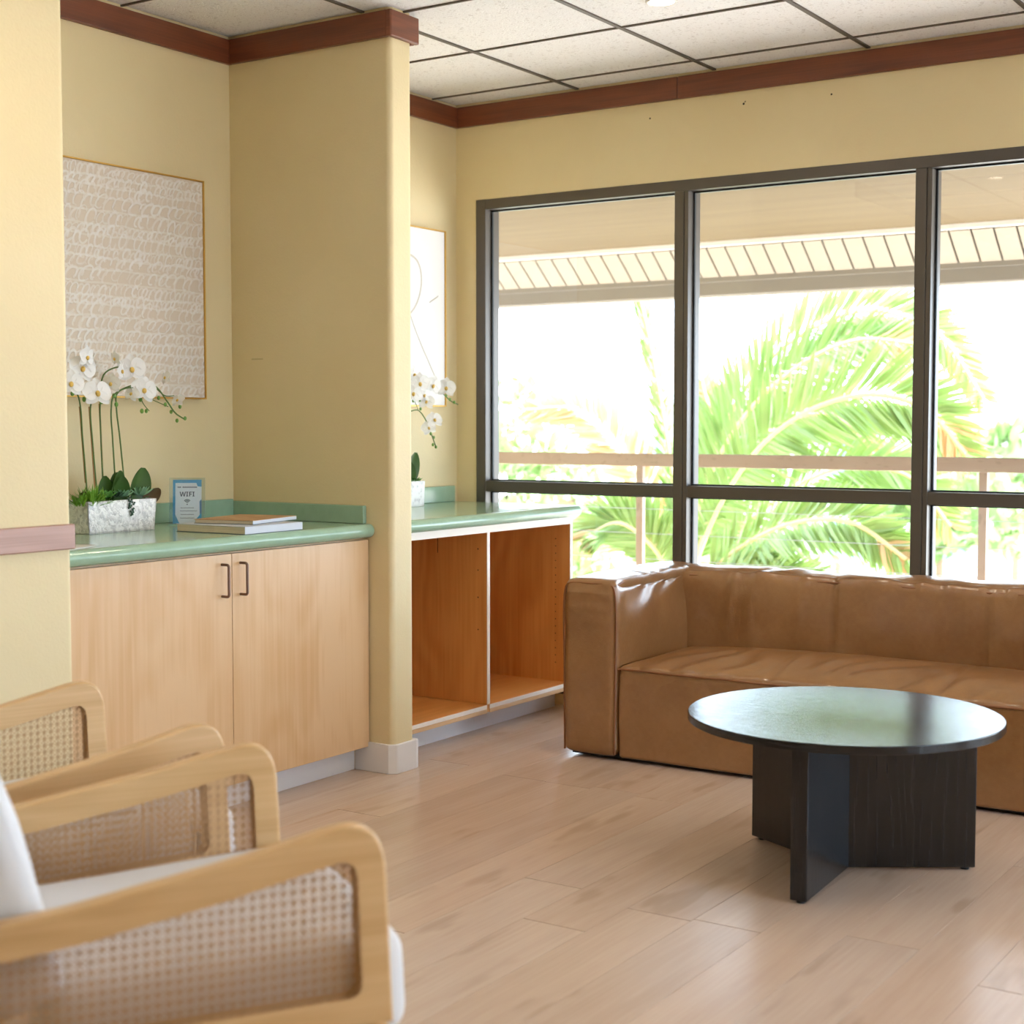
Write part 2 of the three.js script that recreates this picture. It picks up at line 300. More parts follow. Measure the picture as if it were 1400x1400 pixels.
// ------------------------------------------------------------------ windows: dark metal frames with glass panes
function windowUnit(name, label, along, fixed, a0, a1, y0, y1, mull, transom, inward) {
  // along: 'x' or 'z'; fixed: inner wall plane; inward: +1 if the room lies on the positive side
  const g = structGroup(name, label, 'window');
  const B = (a, b, c, d, f0, f1, r = 0.002) => along === 'x' ? box(a, c, fixed + inward * f0, b, d, fixed + inward * f1, r, b - a > d - c ? 'x' : 'y') : box(fixed + inward * f0, c, a, fixed + inward * f1, d, b, r, b - a > d - c ? 'z' : 'y');
  const F0 = 0.006, F1 = -0.105, GL = -0.052;
  mesh('jamb', B(a0, a0 + 0.052, y0, y1, F0, F1), M.frame, g);
  mesh('jamb', B(a1 - 0.052, a1, y0, y1, F0, F1), M.frame, g);
  mesh('head_rail', B(a0 + 0.052, a1 - 0.052, y1 - 0.045, y1, F0 - 0.001, F1), M.frame, g);
  mesh('sill_rail', B(a0 + 0.052, a1 - 0.052, y0, y0 + 0.07, F0 - 0.001, F1), M.frame, g);
  const edges = [a0 + 0.052];
  for (const m of mull) {                      // each mullion is two halves with a groove between
    mesh('mullion', merge([B(m - 0.031, m + 0.012, y0 + 0.07, y1 - 0.0455, F0, F1), B(m + 0.015, m + 0.033, y0 + 0.07, y1 - 0.0455, F0, F1), B(m + 0.010, m + 0.017, y0 + 0.07, y1 - 0.0455, F0 - 0.006, F1 + 0.01, 0)]), M.frame, g);
    edges.push(m - 0.031, m + 0.033);
  }
  edges.push(a1 - 0.052);
  for (let i = 0; i < edges.length; i += 2) {
    const p = edges[i], q = edges[i + 1], rows = transom ? [[y0 + 0.07, transom[0]], [transom[1], y1 - 0.045]] : [[y0 + 0.07, y1 - 0.045]];
    if (transom) mesh('transom', B(p, q, transom[0], transom[1], F0 - 0.001, F1), M.frame, g);
    for (const [r0, r1] of rows) {
      mesh('pane', B(p + 0.004, q - 0.004, r0 + 0.004, r1 - 0.004, GL, GL - 0.0001, 0), M.glass, g).geometry = paneGeo(along, p, q, r0, r1, fixed + inward * GL);
      const s = 0.011, e = 0.0005;
      mesh('gasket', merge([B(p + e, p + s * 0.7, r0 + e, r1 - e, GL + 0.012, GL + 0.001, 0), B(q - s * 0.7, q - e, r0 + e, r1 - e, GL + 0.012, GL + 0.001, 0), B(p + e, q - e, r0 + e, r0 + s * 0.6, GL + 0.012, GL + 0.001, 0), B(p + e, q - e, r1 - s * 0.6, r1 - e, GL + 0.012, GL + 0.001, 0)]), M.gasket, g);
    }
  }
  return g;
}
function paneGeo(along, p, q, r0, r1, at) {
  const g = new THREE.PlaneGeometry(q - p, r1 - r0); if (along === 'z') g.rotateY(Math.PI / 2);
  if (along === 'x') g.translate((p + q) / 2, (r0 + r1) / 2, at); else g.translate(at, (r0 + r1) / 2, (p + q) / 2);
  return g;
}
windowUnit('window_1', 'long dark bronze framed window behind the leather sofa', 'x', ZW, -3.925, 2.25, 0.05, HEAD, [-2.889, -1.87, -0.85, 0.17, 1.19], [0.938, 0.986], 1);
windowUnit('window_2', 'dark bronze framed window in the right wall', 'z', XR, -4.7, -2.3, 0.35, HEAD, [-3.5], [0.938, 0.986], -1);

// ------------------------------------------------------------------ downlights
lampSpots.forEach(([x, z], i) => {
  const where = ['round ceiling downlight above the gap between sofa and counters', 'round ceiling downlight above the cane armchairs'][i] ?? 'unseen round ceiling downlight added as fill over the open floor of the room';
  const t = thing('ceiling_light', where, 'light', [x, CEIL - 0.005, z], 0, i > 1 ? 'added fill downlights over the open floor' : undefined);
  const trim = new THREE.TorusGeometry(0.049, 0.006, 8, 36); trim.rotateX(Math.PI / 2);
  mesh('trim_ring', trim, M.white, t);
  const d = new THREE.CylinderGeometry(0.046, 0.046, 0.006, 36);
  mesh('light_disc', d, std({ color: 0xffffff, emissive: LAMP_COLOR, emissiveIntensity: 6, roughness: 0.5 }), t);
  const s = new THREE.SpotLight(LAMP_COLOR, LAMP_POWER, 0, 1.35, 0.6, 2);
  s.name = 'downlight'; s.position.set(x, CEIL - 0.02, z); s.target.position.set(x, 0, z); s.castShadow = true; s.shadow.radius = 2.3;
  scene.add(s, s.target);
});

// ------------------------------------------------------------------ cabinets and worktops
{
  // maple cabinet with two doors
  const t = thing('base_cabinet', 'closed maple cabinet with two flat doors under the green worktop', 'cabinet', [0, 0, 0]);
  mesh('body', merge([box(XN + 0.003, 0.085, ZF + 0.004, -3.40, 0.838, ZL - 0.004, 0.001, 'y')]), M.maple, t);
  mesh('toe_kick', box(-3.455, 0, ZF + 0.015, -3.44, 0.084, ZL - 0.004, 0.001, 'z'), M.kick, t).userData.label = 'white toe kick';
  const door = (z0, z1, hz, ox) => {
    const d = mesh('door', box(-3.398, 0.089, z0, -3.378, 0.834, z1, 0.0018, 'y', ox, ox * 0.7), M.maple, t);
    const h = [V(-3.378, 0.802, hz), V(-3.352, 0.802, hz), V(-3.347, 0.797, hz), V(-3.347, 0.706, hz), V(-3.352, 0.701, hz), V(-3.378, 0.701, hz)];
    const path = new THREE.CurvePath(); for (let i = 0; i < h.length - 1; i++) path.add(new THREE.LineCurve3(h[i], h[i + 1]));
    mesh('handle', new THREE.TubeGeometry(path, 60, 0.0045, 8), M.handle, d).userData.label = 'bronze bar handle';
  };
  door(ZF + 0.006, -3.4885, -3.462 - 0.063, 0.3);
  door(-3.4865, ZL - 0.006, -3.462 + 0.02, 1.1);
}
{
  // open double shelf unit
  const z0 = -5.592, z1 = ZB - 0.003, xf = -3.385, xb = XN + 0.003, zd = -4.945;
  const t = thing('open_shelf_unit', 'open wooden shelf unit with two empty bays beside the window', 'shelf', [0, 0, 0]);
  mesh('side_panel', box(xb, 0.085, z1 - 0.019, xf - 0.003, 0.83, z1, 0.0005, 'y', 0.2), M.shelf, t);
  const end = mesh('side_panel', box(xb, 0.085, z0, xf - 0.003, 0.8415, z0 + 0.019, 0.0005, 'y', 1.3), M.shelf, t);
  const div = mesh('divider', box(xb + 0.02, 0.12, zd - 0.0095, xf - 0.003, 0.83, zd + 0.0095, 0.0005, 'y', 2.1), M.shelf, t);
  mesh('back_panel', box(xb, 0.085, z0 + 0.019, xb + 0.008, 0.8415, z1 - 0.019, 0, 'y', 0.5), M.shelf, t);
  mesh('bottom_panel', box(xb + 0.008, 0.088, z0 + 0.019, xf - 0.003, 0.118, z1 - 0.019, 0.0005, 'z', 0.9), M.shelf, t);
  mesh('top_panel', box(xb + 0.008, 0.822, z0 + 0.019, xf - 0.003, 0.8415, z1 - 0.019, 0.0005, 'z', 0.4), M.shelf, t);
  // pale edge banding on the fronts
  mesh('edge_band', box(xf - 0.003, 0.812, z0, xf, 0.8415, z1, 0.0008, 'z'), M.band, t).userData.label = 'pale edge band';
  mesh('edge_band', box(xf - 0.003, 0.12, zd - 0.0095, xf, 0.812, zd + 0.0095, 0.0008, 'y'), M.band, t);
  mesh('edge_band', box(xf - 0.003, 0.085, z0, xf, 0.812, z0 + 0.019, 0.0008, 'y'), M.band, t);
  mesh('edge_band', merge([box(xf - 0.003, 0.085, z0 + 0.0195, xf, 0.1, zd - 0.01, 0.0008, 'z'), box(xf - 0.003, 0.085, zd + 0.01, xf, 0.1, z1, 0.0008, 'z')]), M.maple, t);
  mesh('edge_band', merge([box(xf - 0.003, 0.101, z0 + 0.0195, xf - 0.001, 0.118, zd - 0.01, 0.0008, 'z'), box(xf - 0.003, 0.101, zd + 0.01, xf - 0.001, 0.118, z1, 0.0008, 'z')]), M.band, t);
  mesh('toe_kick', box(-3.49, 0, z0, -3.474, 0.084, z1 + 0.0, 0.001, 'z'), M.kick, t).userData.label = 'white toe kick';
  const pins = (face, parent) => { const l = []; for (let y = 0.2; y < 0.76; y += 0.032) for (const x of [xf - 0.075]) { const c = new THREE.CylinderGeometry(0.0026, 0.0026, 0.001, 6); c.rotateX(Math.PI / 2); c.translate(x, y, face + 0.0003); l.push(c); } mesh('pin_holes', merge(l), M.hole, parent).userData.kind = 'stuff'; };
  pins(z0 + 0.019, end);
  const l = []; for (const [x, y] of [[xf - 0.045, 0.745], [xf - 0.045, 0.66], [xf - 0.045, 0.55], [xf - 0.045, 0.42]]) { const c = new THREE.CylinderGeometry(0.003, 0.003, 0.001, 6); c.rotateX(Math.PI / 2); c.translate(x, y, zd + 0.0098); l.push(c); }
  l.push(box(-3.632, 0.72, zd + 0.0095, -3.629, 0.785, zd + 0.0101, 0)); mesh('pin_holes', merge(l), M.hole, div).userData.kind = 'stuff';
}
function worktop(name, label, z0, z1, endRound) {
  const t = thing(name, label, 'worktop', [0, 0, 0]);
  const th = 0.048, xf = -3.352, s = new THREE.Shape();      // profile in (x, y): bull-nosed front
  s.moveTo(XN + 0.002, COUNTER - 0.032); s.lineTo(-3.41, COUNTER - 0.032); s.lineTo(-3.405, COUNTER - th);
  s.lineTo(xf - th / 2, COUNTER - th); s.absarc(xf - th / 2, COUNTER - th / 2, th / 2, -Math.PI / 2, Math.PI / 2, false); s.lineTo(XN + 0.002, COUNTER); s.closePath();
  const b = endRound ? 0.008 : 0.0015;
  const g = new THREE.ExtrudeGeometry(s, { depth: z1 - z0 - 2 * b, bevelEnabled: true, bevelSize: b, bevelThickness: b, bevelOffset: -b, bevelSegments: 3, curveSegments: 14 });
  g.translate(0, 0, z0 + b);
  mesh('slab', metreUV(flat(g), 'z'), M.counter, t);
  return t;
}
{
  const a = worktop('green_worktop', 'green laminate worktop with backsplash above the closed maple cabinet', ZF + 0.003, ZL - 0.003);
  mesh('backsplash', box(XN + 0.001, COUNTER, ZF + 0.02, XN + 0.02, 0.962, ZL - 0.003, 0.003), M.counter, a);
  mesh('backsplash', box(XN + 0.001, COUNTER, ZF + 0.0005, -3.39, 0.955, ZF + 0.019, 0.003), M.counter, a);
  const b = worktop('green_worktop', 'green laminate worktop above the open shelf unit by the window', -5.62, ZB - 0.003, true);
  mesh('backsplash', box(XN + 0.001, COUNTER, -5.6, XN + 0.02, 0.962, ZB - 0.022, 0.003), M.counter, b);
  mesh('backsplash', box(XN + 0.001, COUNTER, ZB - 0.02, -3.39, 0.962, ZB - 0.003, 0.003), M.counter, b);
}

// ------------------------------------------------------------------ framed canvases in the alcoves
function canvasTex(w, h, draw) { const c = document.createElement('canvas'); c.width = w; c.height = h; draw(c.getContext('2d'), w, h); const t = new THREE.CanvasTexture(c); t.colorSpace = THREE.SRGBColorSpace; t.magFilter = THREE.LinearFilter; return t; }
function painting(label, z0, z1, y0, y1, tex, bump, bs) {
  const t = thing('framed_canvas', label, 'painting', [XN, y0, z1]), w = z1 - z0, h = y1 - y0;
  const g = new THREE.BoxGeometry(w - 0.012, h - 0.012, 0.028); g.rotateY(Math.PI / 2); g.translate(0.016, h / 2, -w / 2);
  mesh('canvas', flat(g), [0, 1, 2, 3, 4, 5].map((k) => k === 4 ? std({ map: tex, bumpMap: bump, bumpScale: bs, roughness: 0.8 }) : std({ color: 0xe8e2d8, roughness: 0.85 })).slice(4, 5)[0], t);
  const f = 0.005;
  mesh('frame_rail', box(0.001, 0, -w, 0.036, h, -w + f, 0.001, 'y'), M.gold, t).userData.label = 'thin gold frame';
  mesh('frame_rail', box(0.001, 0, -f, 0.036, h, 0, 0.001, 'y'), M.gold, t);
  mesh('frame_rail', box(0.001, 0, -w + f, 0.036, f, -f, 0.001, 'z'), M.gold, t);
  mesh('frame_rail', box(0.001, h - f, -w + f, 0.036, h, -f, 0.001, 'z'), M.gold, t);
}
{
  // rows of loose looped brush strokes, white over beige
  const loops = (c, w, h, bg, fg, lw, alpha) => {
    c.fillStyle = bg; c.fillRect(0, 0, w, h);
    seed = 99; c.lineJoin = c.lineCap = 'round'; c.strokeStyle = fg;
    for (let y0 = 28; y0 < h + 30;) {
      const size = rr(17, 34); let x = -20, lean = rr(0.5, 0.95);
      while (x < w + 30) {                       // each loop a tilted oval of its own, drawn once or twice
        const s = size * rr(0.75, 1.2), n = rnd() < 0.5 ? 2 : 1, wob = rr(-6, 6);
        for (let k = 0; k < n; k++) { c.globalAlpha = alpha * rr(0.45, 1); c.lineWidth = lw * rr(0.6, 1.3); c.beginPath(); c.ellipse(x + rr(-3, 3), y0 + wob, s * rr(0.42, 0.6), s * rr(0.9, 1.15), lean + rr(-0.15, 0.15), rr(0, 2), rr(5.2, 6.28)); c.stroke(); }
        x += s * rr(0.95, 1.4);
        if (rnd() < 0.04) lean = rr(0.4, 1.0);
      }
      c.globalAlpha = alpha * 0.7; c.lineWidth = lw; c.beginPath(); c.moveTo(0, y0 + size); for (let q = 0; q <= w; q += 60) c.lineTo(q, y0 + size + rr(-5, 5)); c.stroke();
      y0 += size * 1.75;
    }
    c.globalAlpha = 1;
  };
  const col = canvasTex(1024, 896, (c, w, h) => { loops(c, w, h, '#d8c9b8', '#e9e4df', 8, 0.65); });
  const bmp = canvasTex(1024, 896, (c, w, h) => loops(c, w, h, '#404040', '#d0d0d0', 9, 0.6)); bmp.colorSpace = THREE.NoColorSpace;
  painting('framed canvas of beige rows of looped brush strokes above the closed cabinet', -4.012, -3.08, 1.336, 2.13, col, bmp, 0.004);
  const lines = (c, w, h, bg, fg, lw) => {
    c.fillStyle = bg; c.fillRect(0, 0, w, h); c.strokeStyle = fg; c.lineCap = 'round';
    const stroke = (pts, k = 1) => { c.lineWidth = lw * k; c.beginPath(); c.moveTo(...pts[0]); for (let i = 1; i + 2 < pts.length; i += 3) c.bezierCurveTo(...pts[i], ...pts[i + 1], ...pts[i + 2]); c.stroke(); };
    stroke([[520, 250], [600, 150], [700, 140], [760, 190], [840, 270], [790, 430], [700, 490], [620, 540], [500, 540], [430, 470]]);
    stroke([[690, 500], [760, 640], [850, 740], [930, 860]], 0.7);
    stroke([[620, 760], [660, 800], [690, 850], [700, 960]], 0.8);
    stroke([[880, 420], [905, 405], [930, 400], [960, 380]], 0.5); stroke([[100, 300], [250, 100], [420, 260], [300, 460]]); stroke([[60, 800], [240, 600], [380, 700], [560, 620]], 0.8);
  };
  const c2 = canvasTex(1024, 1024, (c, w, h) => lines(c, w, h, '#ecebea', '#c9c2b8', 12)), b2 = canvasTex(1024, 1024, (c, w, h) => lines(c, w, h, '#303030', '#d0d0d0', 16)); b2.colorSpace = THREE.NoColorSpace;
  painting('framed white canvas with thin raised curving lines above the open shelf unit', -5.512, -4.72, 1.322, 2.106, c2, b2, 0.004);
}

// ------------------------------------------------------------------ plants
M.petal = phy({ color: 0xf4f3f2, roughness: 0.6, transmission: 0.25, thickness: 0, side: THREE.DoubleSide });
M.lip = std({ color: 0xd9b45c, roughness: 0.6 });
M.stem = std({ color: 0x55702f, roughness: 0.55 });
M.stake = std({ color: 0xb5875a, roughness: 0.7 });
M.bud = std({ color: 0x6f9c45, roughness: 0.5 });
M.leafDark = phy({ color: 0x41602c, roughness: 0.32, clearcoat: 0.3 });
M.leafOld = std({ color: 0x6a5238, roughness: 0.6 });
M.grassy = std({ color: 0x76a836, roughness: 0.5 });
M.succulent = std({ color: 0x6fae5a, roughness: 0.5 });
M.rosette = std({ color: 0x9cc7a4, roughness: 0.5 });
M.bead = std({ color: 0x3d5b4c, roughness: 0.4 });
M.soil = std({ color: 0x3c2c20, roughness: 1 });
// a leaf or petal along +y: length L, width W, bent forward (+z) by bend, cupped by cup
function blade(L, W, bend = 0, cup = 0, tip = 0.5, nu = 4, nv = 7, round = 0.75) {
  const pos = [], idx = [];
  for (let j = 0; j <= nv; j++) { const t = j / nv, w = W * Math.pow(Math.sin(Math.PI * Math.pow(clamp(t, 0.02, 0.985), tip)), round);
    for (let i = 0; i <= nu; i++) { const s = i / nu * 2 - 1; pos.push(s * w / 2, L * t, bend * t * t + cup * s * s * w); } }
  for (let j = 0; j < nv; j++) for (let i = 0; i < nu; i++) { const q = j * (nu + 1) + i; idx.push(q, q + 1, q + nu + 1, q + 1, q + nu + 2, q + nu + 1); }
  const g = new THREE.BufferGeometry(); g.setAttribute('position', new THREE.Float32BufferAttribute(pos, 3)); g.setIndex(idx); g.computeVertexNormals();
  g.setAttribute('uv', new THREE.Float32BufferAttribute(new Float32Array(pos.length / 3 * 2), 2)); return g;
}
function place(g, p, yaw = 0, pitch = 0, rollA = 0, s = 1) { const m = new THREE.Matrix4().compose(p, new THREE.Quaternion().setFromEuler(new THREE.Euler(pitch, yaw, rollA, 'YXZ')), V(s, s, s)); return g.clone().applyMatrix4(m); }
// moth orchid flower facing +z, about 2r across
function orchidFlower(parent, p, yaw, pitch, r0 = 0.03, spin = 0) {
  const r = r0 * 1.32;
  const l = [];
  for (const a of [-1.35, 1.35]) { const g = blade(r, r * 1.3, -0.004, 0.12, 0.85, 6, 9, 0.5); g.rotateZ(a); l.push(g); }
  for (const a of [0, 2.3, -2.3]) { const g = blade(r * 1.02, r * 0.8, -0.003, 0.1, 0.75, 4, 8, 0.6); g.rotateZ(a); g.translate(0, 0, -0.002); l.push(g); }
  const f = mesh('flower', merge(l), M.petal, parent); f.position.copy(p); f.rotation.set(pitch, yaw, spin, 'YXZ');
  const lip = new THREE.SphereGeometry(r * 0.17, 8, 6); lip.scale(1, 1.2, 0.8); lip.translate(0, -r * 0.08, r * 0.1);
  mesh('lip', lip, M.lip, f); return f;
}
function bud(parent, p, r = 0.007) { const g = new THREE.SphereGeometry(r, 8, 7); g.scale(0.9, 1.2, 0.9); const m = mesh('bud', g, M.bud, parent); m.position.copy(p); return m; }
function rosette(parent, p, R, mat, n = 16, name = 'succulent') {
  const l = []; for (let i = 0; i < n; i++) { const t = i / n, a = i * 2.39996, L = R * (0.55 + 0.5 * t); l.push(place(blade(L, L * 0.42, 0.25 * L * (1 - t), 0.3, 0.75, 2, 4), V(0, 0, 0), a, 0.2 + 0.95 * t, 0)); }
  const m = mesh(name, merge(l), mat, parent); m.position.copy(p); return m;
}
{
  // long planter: front long side faces +x
  const px = -3.785, pz0 = -3.556, pz1 = -3.258, dep = 0.14, hh = 0.107;
  const t = thing('orchid_planter', 'white orchids with succulents in a rectangular pearl planter on the green worktop', 'plant', [px - dep / 2, COUNTER, (pz0 + pz1) / 2]);
  const L = pz1 - pz0, O = V(px - dep / 2, COUNTER, (pz0 + pz1) / 2), loc = (p) => p.clone().sub(O);
  const pearl = dataTex(512, 512, (u, v) => { const a = fbm(u, v, 14, 14, 4, 141), b = fbm(u + 0.3 * a, v + 0.2 * a, 22, 22, 3, 151); return mix3(hex(0xf3f1f0), hex(0xc2c0c2), smooth(0.4, 0.75, b) * 0.7 + 0.25 * smooth(0.55, 0.8, a)); });
  const pearlBump = dataTex(512, 512, (u, v) => { const a = fbm(u, v, 14, 14, 4, 141); return fbm(u + 0.3 * a, v + 0.2 * a, 22, 22, 3, 151); }, false);
  const mp = phy({ map: rep(pearl, 4, 4), roughness: 0.25, bumpMap: rep(pearlBump, 4, 4), bumpScale: 0.006, clearcoat: 0.5, clearcoatRoughness: 0.15 });
  const taper = (g) => { const p = g.attributes.position; for (let i = 0; i < p.count; i++) { const k = 0.94 + 0.06 * p.getY(i) / hh; p.setX(i, p.getX(i) * k); p.setZ(i, p.getZ(i) * k); } return g; };
  const w = 0.008;
  mesh('planter_box', taper(merge([box(-dep / 2, 0, -L / 2, dep / 2, w, L / 2, 0.002), box(dep / 2 - w, 0, -L / 2, dep / 2, hh, L / 2, 0.003), box(-dep / 2, 0, -L / 2, -dep / 2 + w, hh, L / 2, 0.003), box(-dep / 2, 0, L / 2 - w, dep / 2, hh, L / 2, 0.003), box(-dep / 2, 0, -L / 2, dep / 2, hh, -L / 2 + w, 0.003)])), mp, t).userData.label = 'pearly white planter';
  mesh('soil', box(-dep / 2 + w + 0.004, 0.05, -L / 2 + w + 0.004, dep / 2 - w - 0.004, 0.092, L / 2 - w - 0.004, 0.006), M.soil, t);
  const X = px - 0.06, at = (x, y, X2 = X) => loc(onX(x, y, X2));
  // five stems with stakes
  const stems = [[[119, 672], [113, 600], [108, 545], [100, 528]], [[132, 668], [127, 610], [124, 555], [128, 545], [134, 540]], [[141, 665], [138, 600], [137, 550], [142, 512], [160, 502], [178, 503]], [[158, 662], [154, 600], [152, 560], [156, 540], [176, 530], [192, 533]], [[170, 660], [164, 600], [159, 555], [160, 538], [190, 525], [212, 528], [228, 548], [240, 565], [252, 573]]];
  stems.forEach((s, i) => mesh('stem', tube(s.map(([a, b], k) => at(a, b, X + (i % 2 ? 0.015 : -0.015) + (k > 3 ? 0.01 * (k - 3) : 0))), 0.0026, 40, 6), M.stem, t));
  for (const [a, b, c, d] of [[130, 668, 122, 556], [141, 662, 136, 552], [117, 660, 109, 556]]) mesh('stake', tube([at(a, b, X - 0.02), at((a + c) / 2, (b + d) / 2, X - 0.02), at(c, d, X - 0.02)], 0.003, 8, 6), M.stake, t);
  mesh('twig', tube([at(214, 532), at(226, 541), at(238, 541)], 0.0016, 12, 5), M.stem, t);
  mesh('twig', tube([at(192, 543), at(196, 552), at(204, 562)], 0.0015, 12, 5), M.stem, t);
  mesh('twig', tube([at(205, 545), at(216, 550), at(230, 556)], 0.0015, 12, 5), M.stem, t);
  for (const [x, y] of [[117, 531], [99, 538], [115, 546], [139, 549], [156, 541], [159, 553], [192, 546], [200, 562], [194, 562], [202, 544], [208, 543], [217, 544], [226, 553], [234, 563], [246, 556], [242, 575], [253, 572]]) bud(t, at(x, y, X + 0.012), x > 195 ? 0.0062 : 0.0072);
  const face = Math.PI / 2 - 0.15;              // towards +x and the room
  [[113, 503, 0.036, 0, 0.1], [97, 524, 0.034, -0.1, 0.2], [133, 537, 0.038, -0.25, 0.15], [180, 504, 0.037, 0.05, 0.35], [166, 507, 0.026, 0, -0.7], [197, 533, 0.035, -0.1, 0.2], [152, 524, 0.026, 0.1, 1.1], [157, 490, 0.02, 0.2, 1.6], [243, 547, 0.02, -0.5, 1.3], [226, 516, 0.02, -0.2, 1.7], [180, 538, 0.022, -0.3, 1.2], [119, 488, 0.028, 0.1, -0.4]].forEach(([x, y, r, pitch, yaw], i) => orchidFlower(t, at(x, y, X + 0.02 + (i % 3) * 0.012), face - yaw, pitch, r, (i % 5 - 2) * 0.12));
  // broad leaves
  for (const [x, y, Lf, Wf, yaw, pt, mt] of [[146, 672, 0.10, 0.045, 1.0, -0.05, 0], [157, 678, 0.12, 0.06, 1.7, 0.1, 0], [165, 678, 0.105, 0.05, 1.2, 0.2, 0], [186, 678, 0.125, 0.075, 1.5, 0.02, 0], [160, 668, 0.11, 0.06, 1.4, -0.1, 0], [197, 676, 0.075, 0.045, 1.1, 0.3, 1], [112, 662, 0.06, 0.03, 1.2, 0.2, 1]]) {
    const g = blade(Lf, Wf * 1.15, 0.018, 0.16, 0.85, 6, 12, 0.5), m = mesh('leaf', g, mt ? M.leafOld : M.leafDark, t); m.position.copy(at(x, y, X + 0.0)); m.position.y = 0.085; m.rotation.set(pt, yaw, x > 190 ? -0.6 : x > 180 ? -0.1 : 0.08, 'YXZ');
  }
  // grassy succulent, rosettes, trailing beads
  { const l = []; seed = 5; for (let i = 0; i < 130; i++) l.push(place(blade(rr(0.04, 0.078), 0.0075, 0.008, 0.2, 0.7, 2, 4), V(rr(-0.03, 0.03), 0, rr(-0.05, 0.045)), rnd() * 6.28, rr(0.1, 1.25), 0)); const m = mesh('succulent', merge(l), M.grassy, t); m.position.copy(at(120, 682, X + 0.03)); m.position.y = 0.092; }
  for (const [x, R, mt, dx] of [[137, 0.046, M.succulent, 0.035], [128, 0.04, M.grassy, 0.045], [150, 0.042, M.succulent, 0.035], [173, 0.042, M.rosette, 0.035], [195, 0.054, M.rosette, 0.03], [162, 0.034, M.bead, 0.045]]) { const p = at(x, 682, X + dx); p.y = 0.116; p.x = dx - 0.002; rosette(t, p, R, mt, 16); }
  { const l = []; seed = 3; for (let i = 0; i < 26; i++) { const y = i / 26; const s = new THREE.SphereGeometry(0.0035, 6, 5); s.translate(dep / 2 + 0.004 - (y > 0.2 ? 0 : 0.01 - y * 0.05), 0.115 - y * 0.062, rr(-0.016, 0.012)); l.push(s); } const m = mesh('trailing_beads', merge(l), M.bead, t); m.position.z = at(161, 690).z; m.userData.kind = 'stuff'; }
}
{
  // small pot with one orchid on the second worktop
  const t = thing('potted_orchid', 'white orchid in a small white square pot on the worktop by the window', 'plant', [-3.945, COUNTER, -5.145]);
  const O = V(-3.945, COUNTER, -5.145), at = (x, y, dx = 0) => onX(x, y, -3.945 + dx).sub(O);
  const s = 0.055, h = 0.11, w = 0.006, pot = phy({ map: rep(dataTex(256, 256, (u, v) => mix3(hex(0xf2f1ef), hex(0xc9c7c5), smooth(0.5, 0.85, fbm(u, v, 14, 14, 4, 171)))), 5, 5), roughness: 0.4 });
  const g = merge([box(-s, 0, -s, s, w, s, 0.002), box(s - w, 0, -s, s, h, s, 0.003), box(-s, 0, -s, -s + w, h, s, 0.003), box(-s, 0, s - w, s, h, s, 0.003), box(-s, 0, -s, s, h, -s + w, 0.003)]);
  { const p = g.attributes.position; for (let i = 0; i < p.count; i++) { const k = 0.93 + 0.07 * p.getY(i) / h; p.setX(i, p.getX(i) * k); p.setZ(i, p.getZ(i) * k); } }
  mesh('pot', g, pot, t); mesh('soil', box(-s + 0.01, 0.06, -s + 0.01, s - 0.01, 0.098, s - 0.01, 0.004), M.soil, t);
  mesh('stem', tube([V(0, 0.09, 0), V(0, 0.3, 0.01), V(0, 0.46, -0.01), at(570, 512, 0.02), at(584, 528, 0.03), at(605, 538, 0.03), at(616, 548, 0.03), at(626, 553, 0.03)], 0.0025, 48, 6), M.stem, t);
  mesh('stem', tube([V(0.01, 0.09, 0.02), V(0.01, 0.28, 0.03), V(0.01, 0.4, 0.02), at(562, 562, 0.02), at(572, 561, 0.03), at(583, 576, 0.04), at(590, 594, 0.04), at(596, 611, 0.04)], 0.0025, 48, 6), M.stem, t);
  mesh('twig', tube([at(572, 561, 0.03), at(569, 553, 0.03), at(566, 548, 0.03)], 0.0014, 8, 5), M.stem, t);
  for (const [x, y] of [[565, 548], [574, 548], [575, 559], [610, 541], [615, 546], [621, 550], [593, 598], [589, 593], [592, 608], [596, 611]]) bud(t, at(x, y, 0.04), 0.0062);
  const f = Math.PI / 2 - 0.3;
  [[592, 527, 0.034, 0.1, 0], [610, 530, 0.034, 0, 0.5], [574, 524, 0.036, 0.1, 0.2], [566, 512, 0.034, 0.1, -0.2], [565, 538, 0.034, -0.1, 0.1], [583, 549, 0.028, -0.2, 0.6], [594, 574, 0.03, -0.4, 0.2], [586, 585, 0.026, -0.3, 0.4], [580, 540, 0.028, 0, 0]].forEach(([x, y, r, pt, yw], i) => orchidFlower(t, at(x, y, 0.045 + (i % 3) * 0.01), f - yw, pt, r, (i % 4 - 1.5) * 0.2));
  for (const [z, yaw, roll, L] of [[0.0, 1.4, -0.15, 0.15], [0.02, 1.8, 0.5, 0.14], [-0.01, 1.2, 0.25, 0.12]]) { const m = mesh('leaf', blade(L, 0.08, 0.02, 0.16, 0.85, 6, 12, 0.5), M.leafDark, t); m.position.set(0, 0.085, z); m.rotation.set(0.05, yaw, roll, 'YXZ'); }
  rosette(t, V(0.015, 0.1, -0.03), 0.045, M.succulent, 18); rosette(t, V(0.03, 0.1, 0.015), 0.03, M.rosette, 14);
}

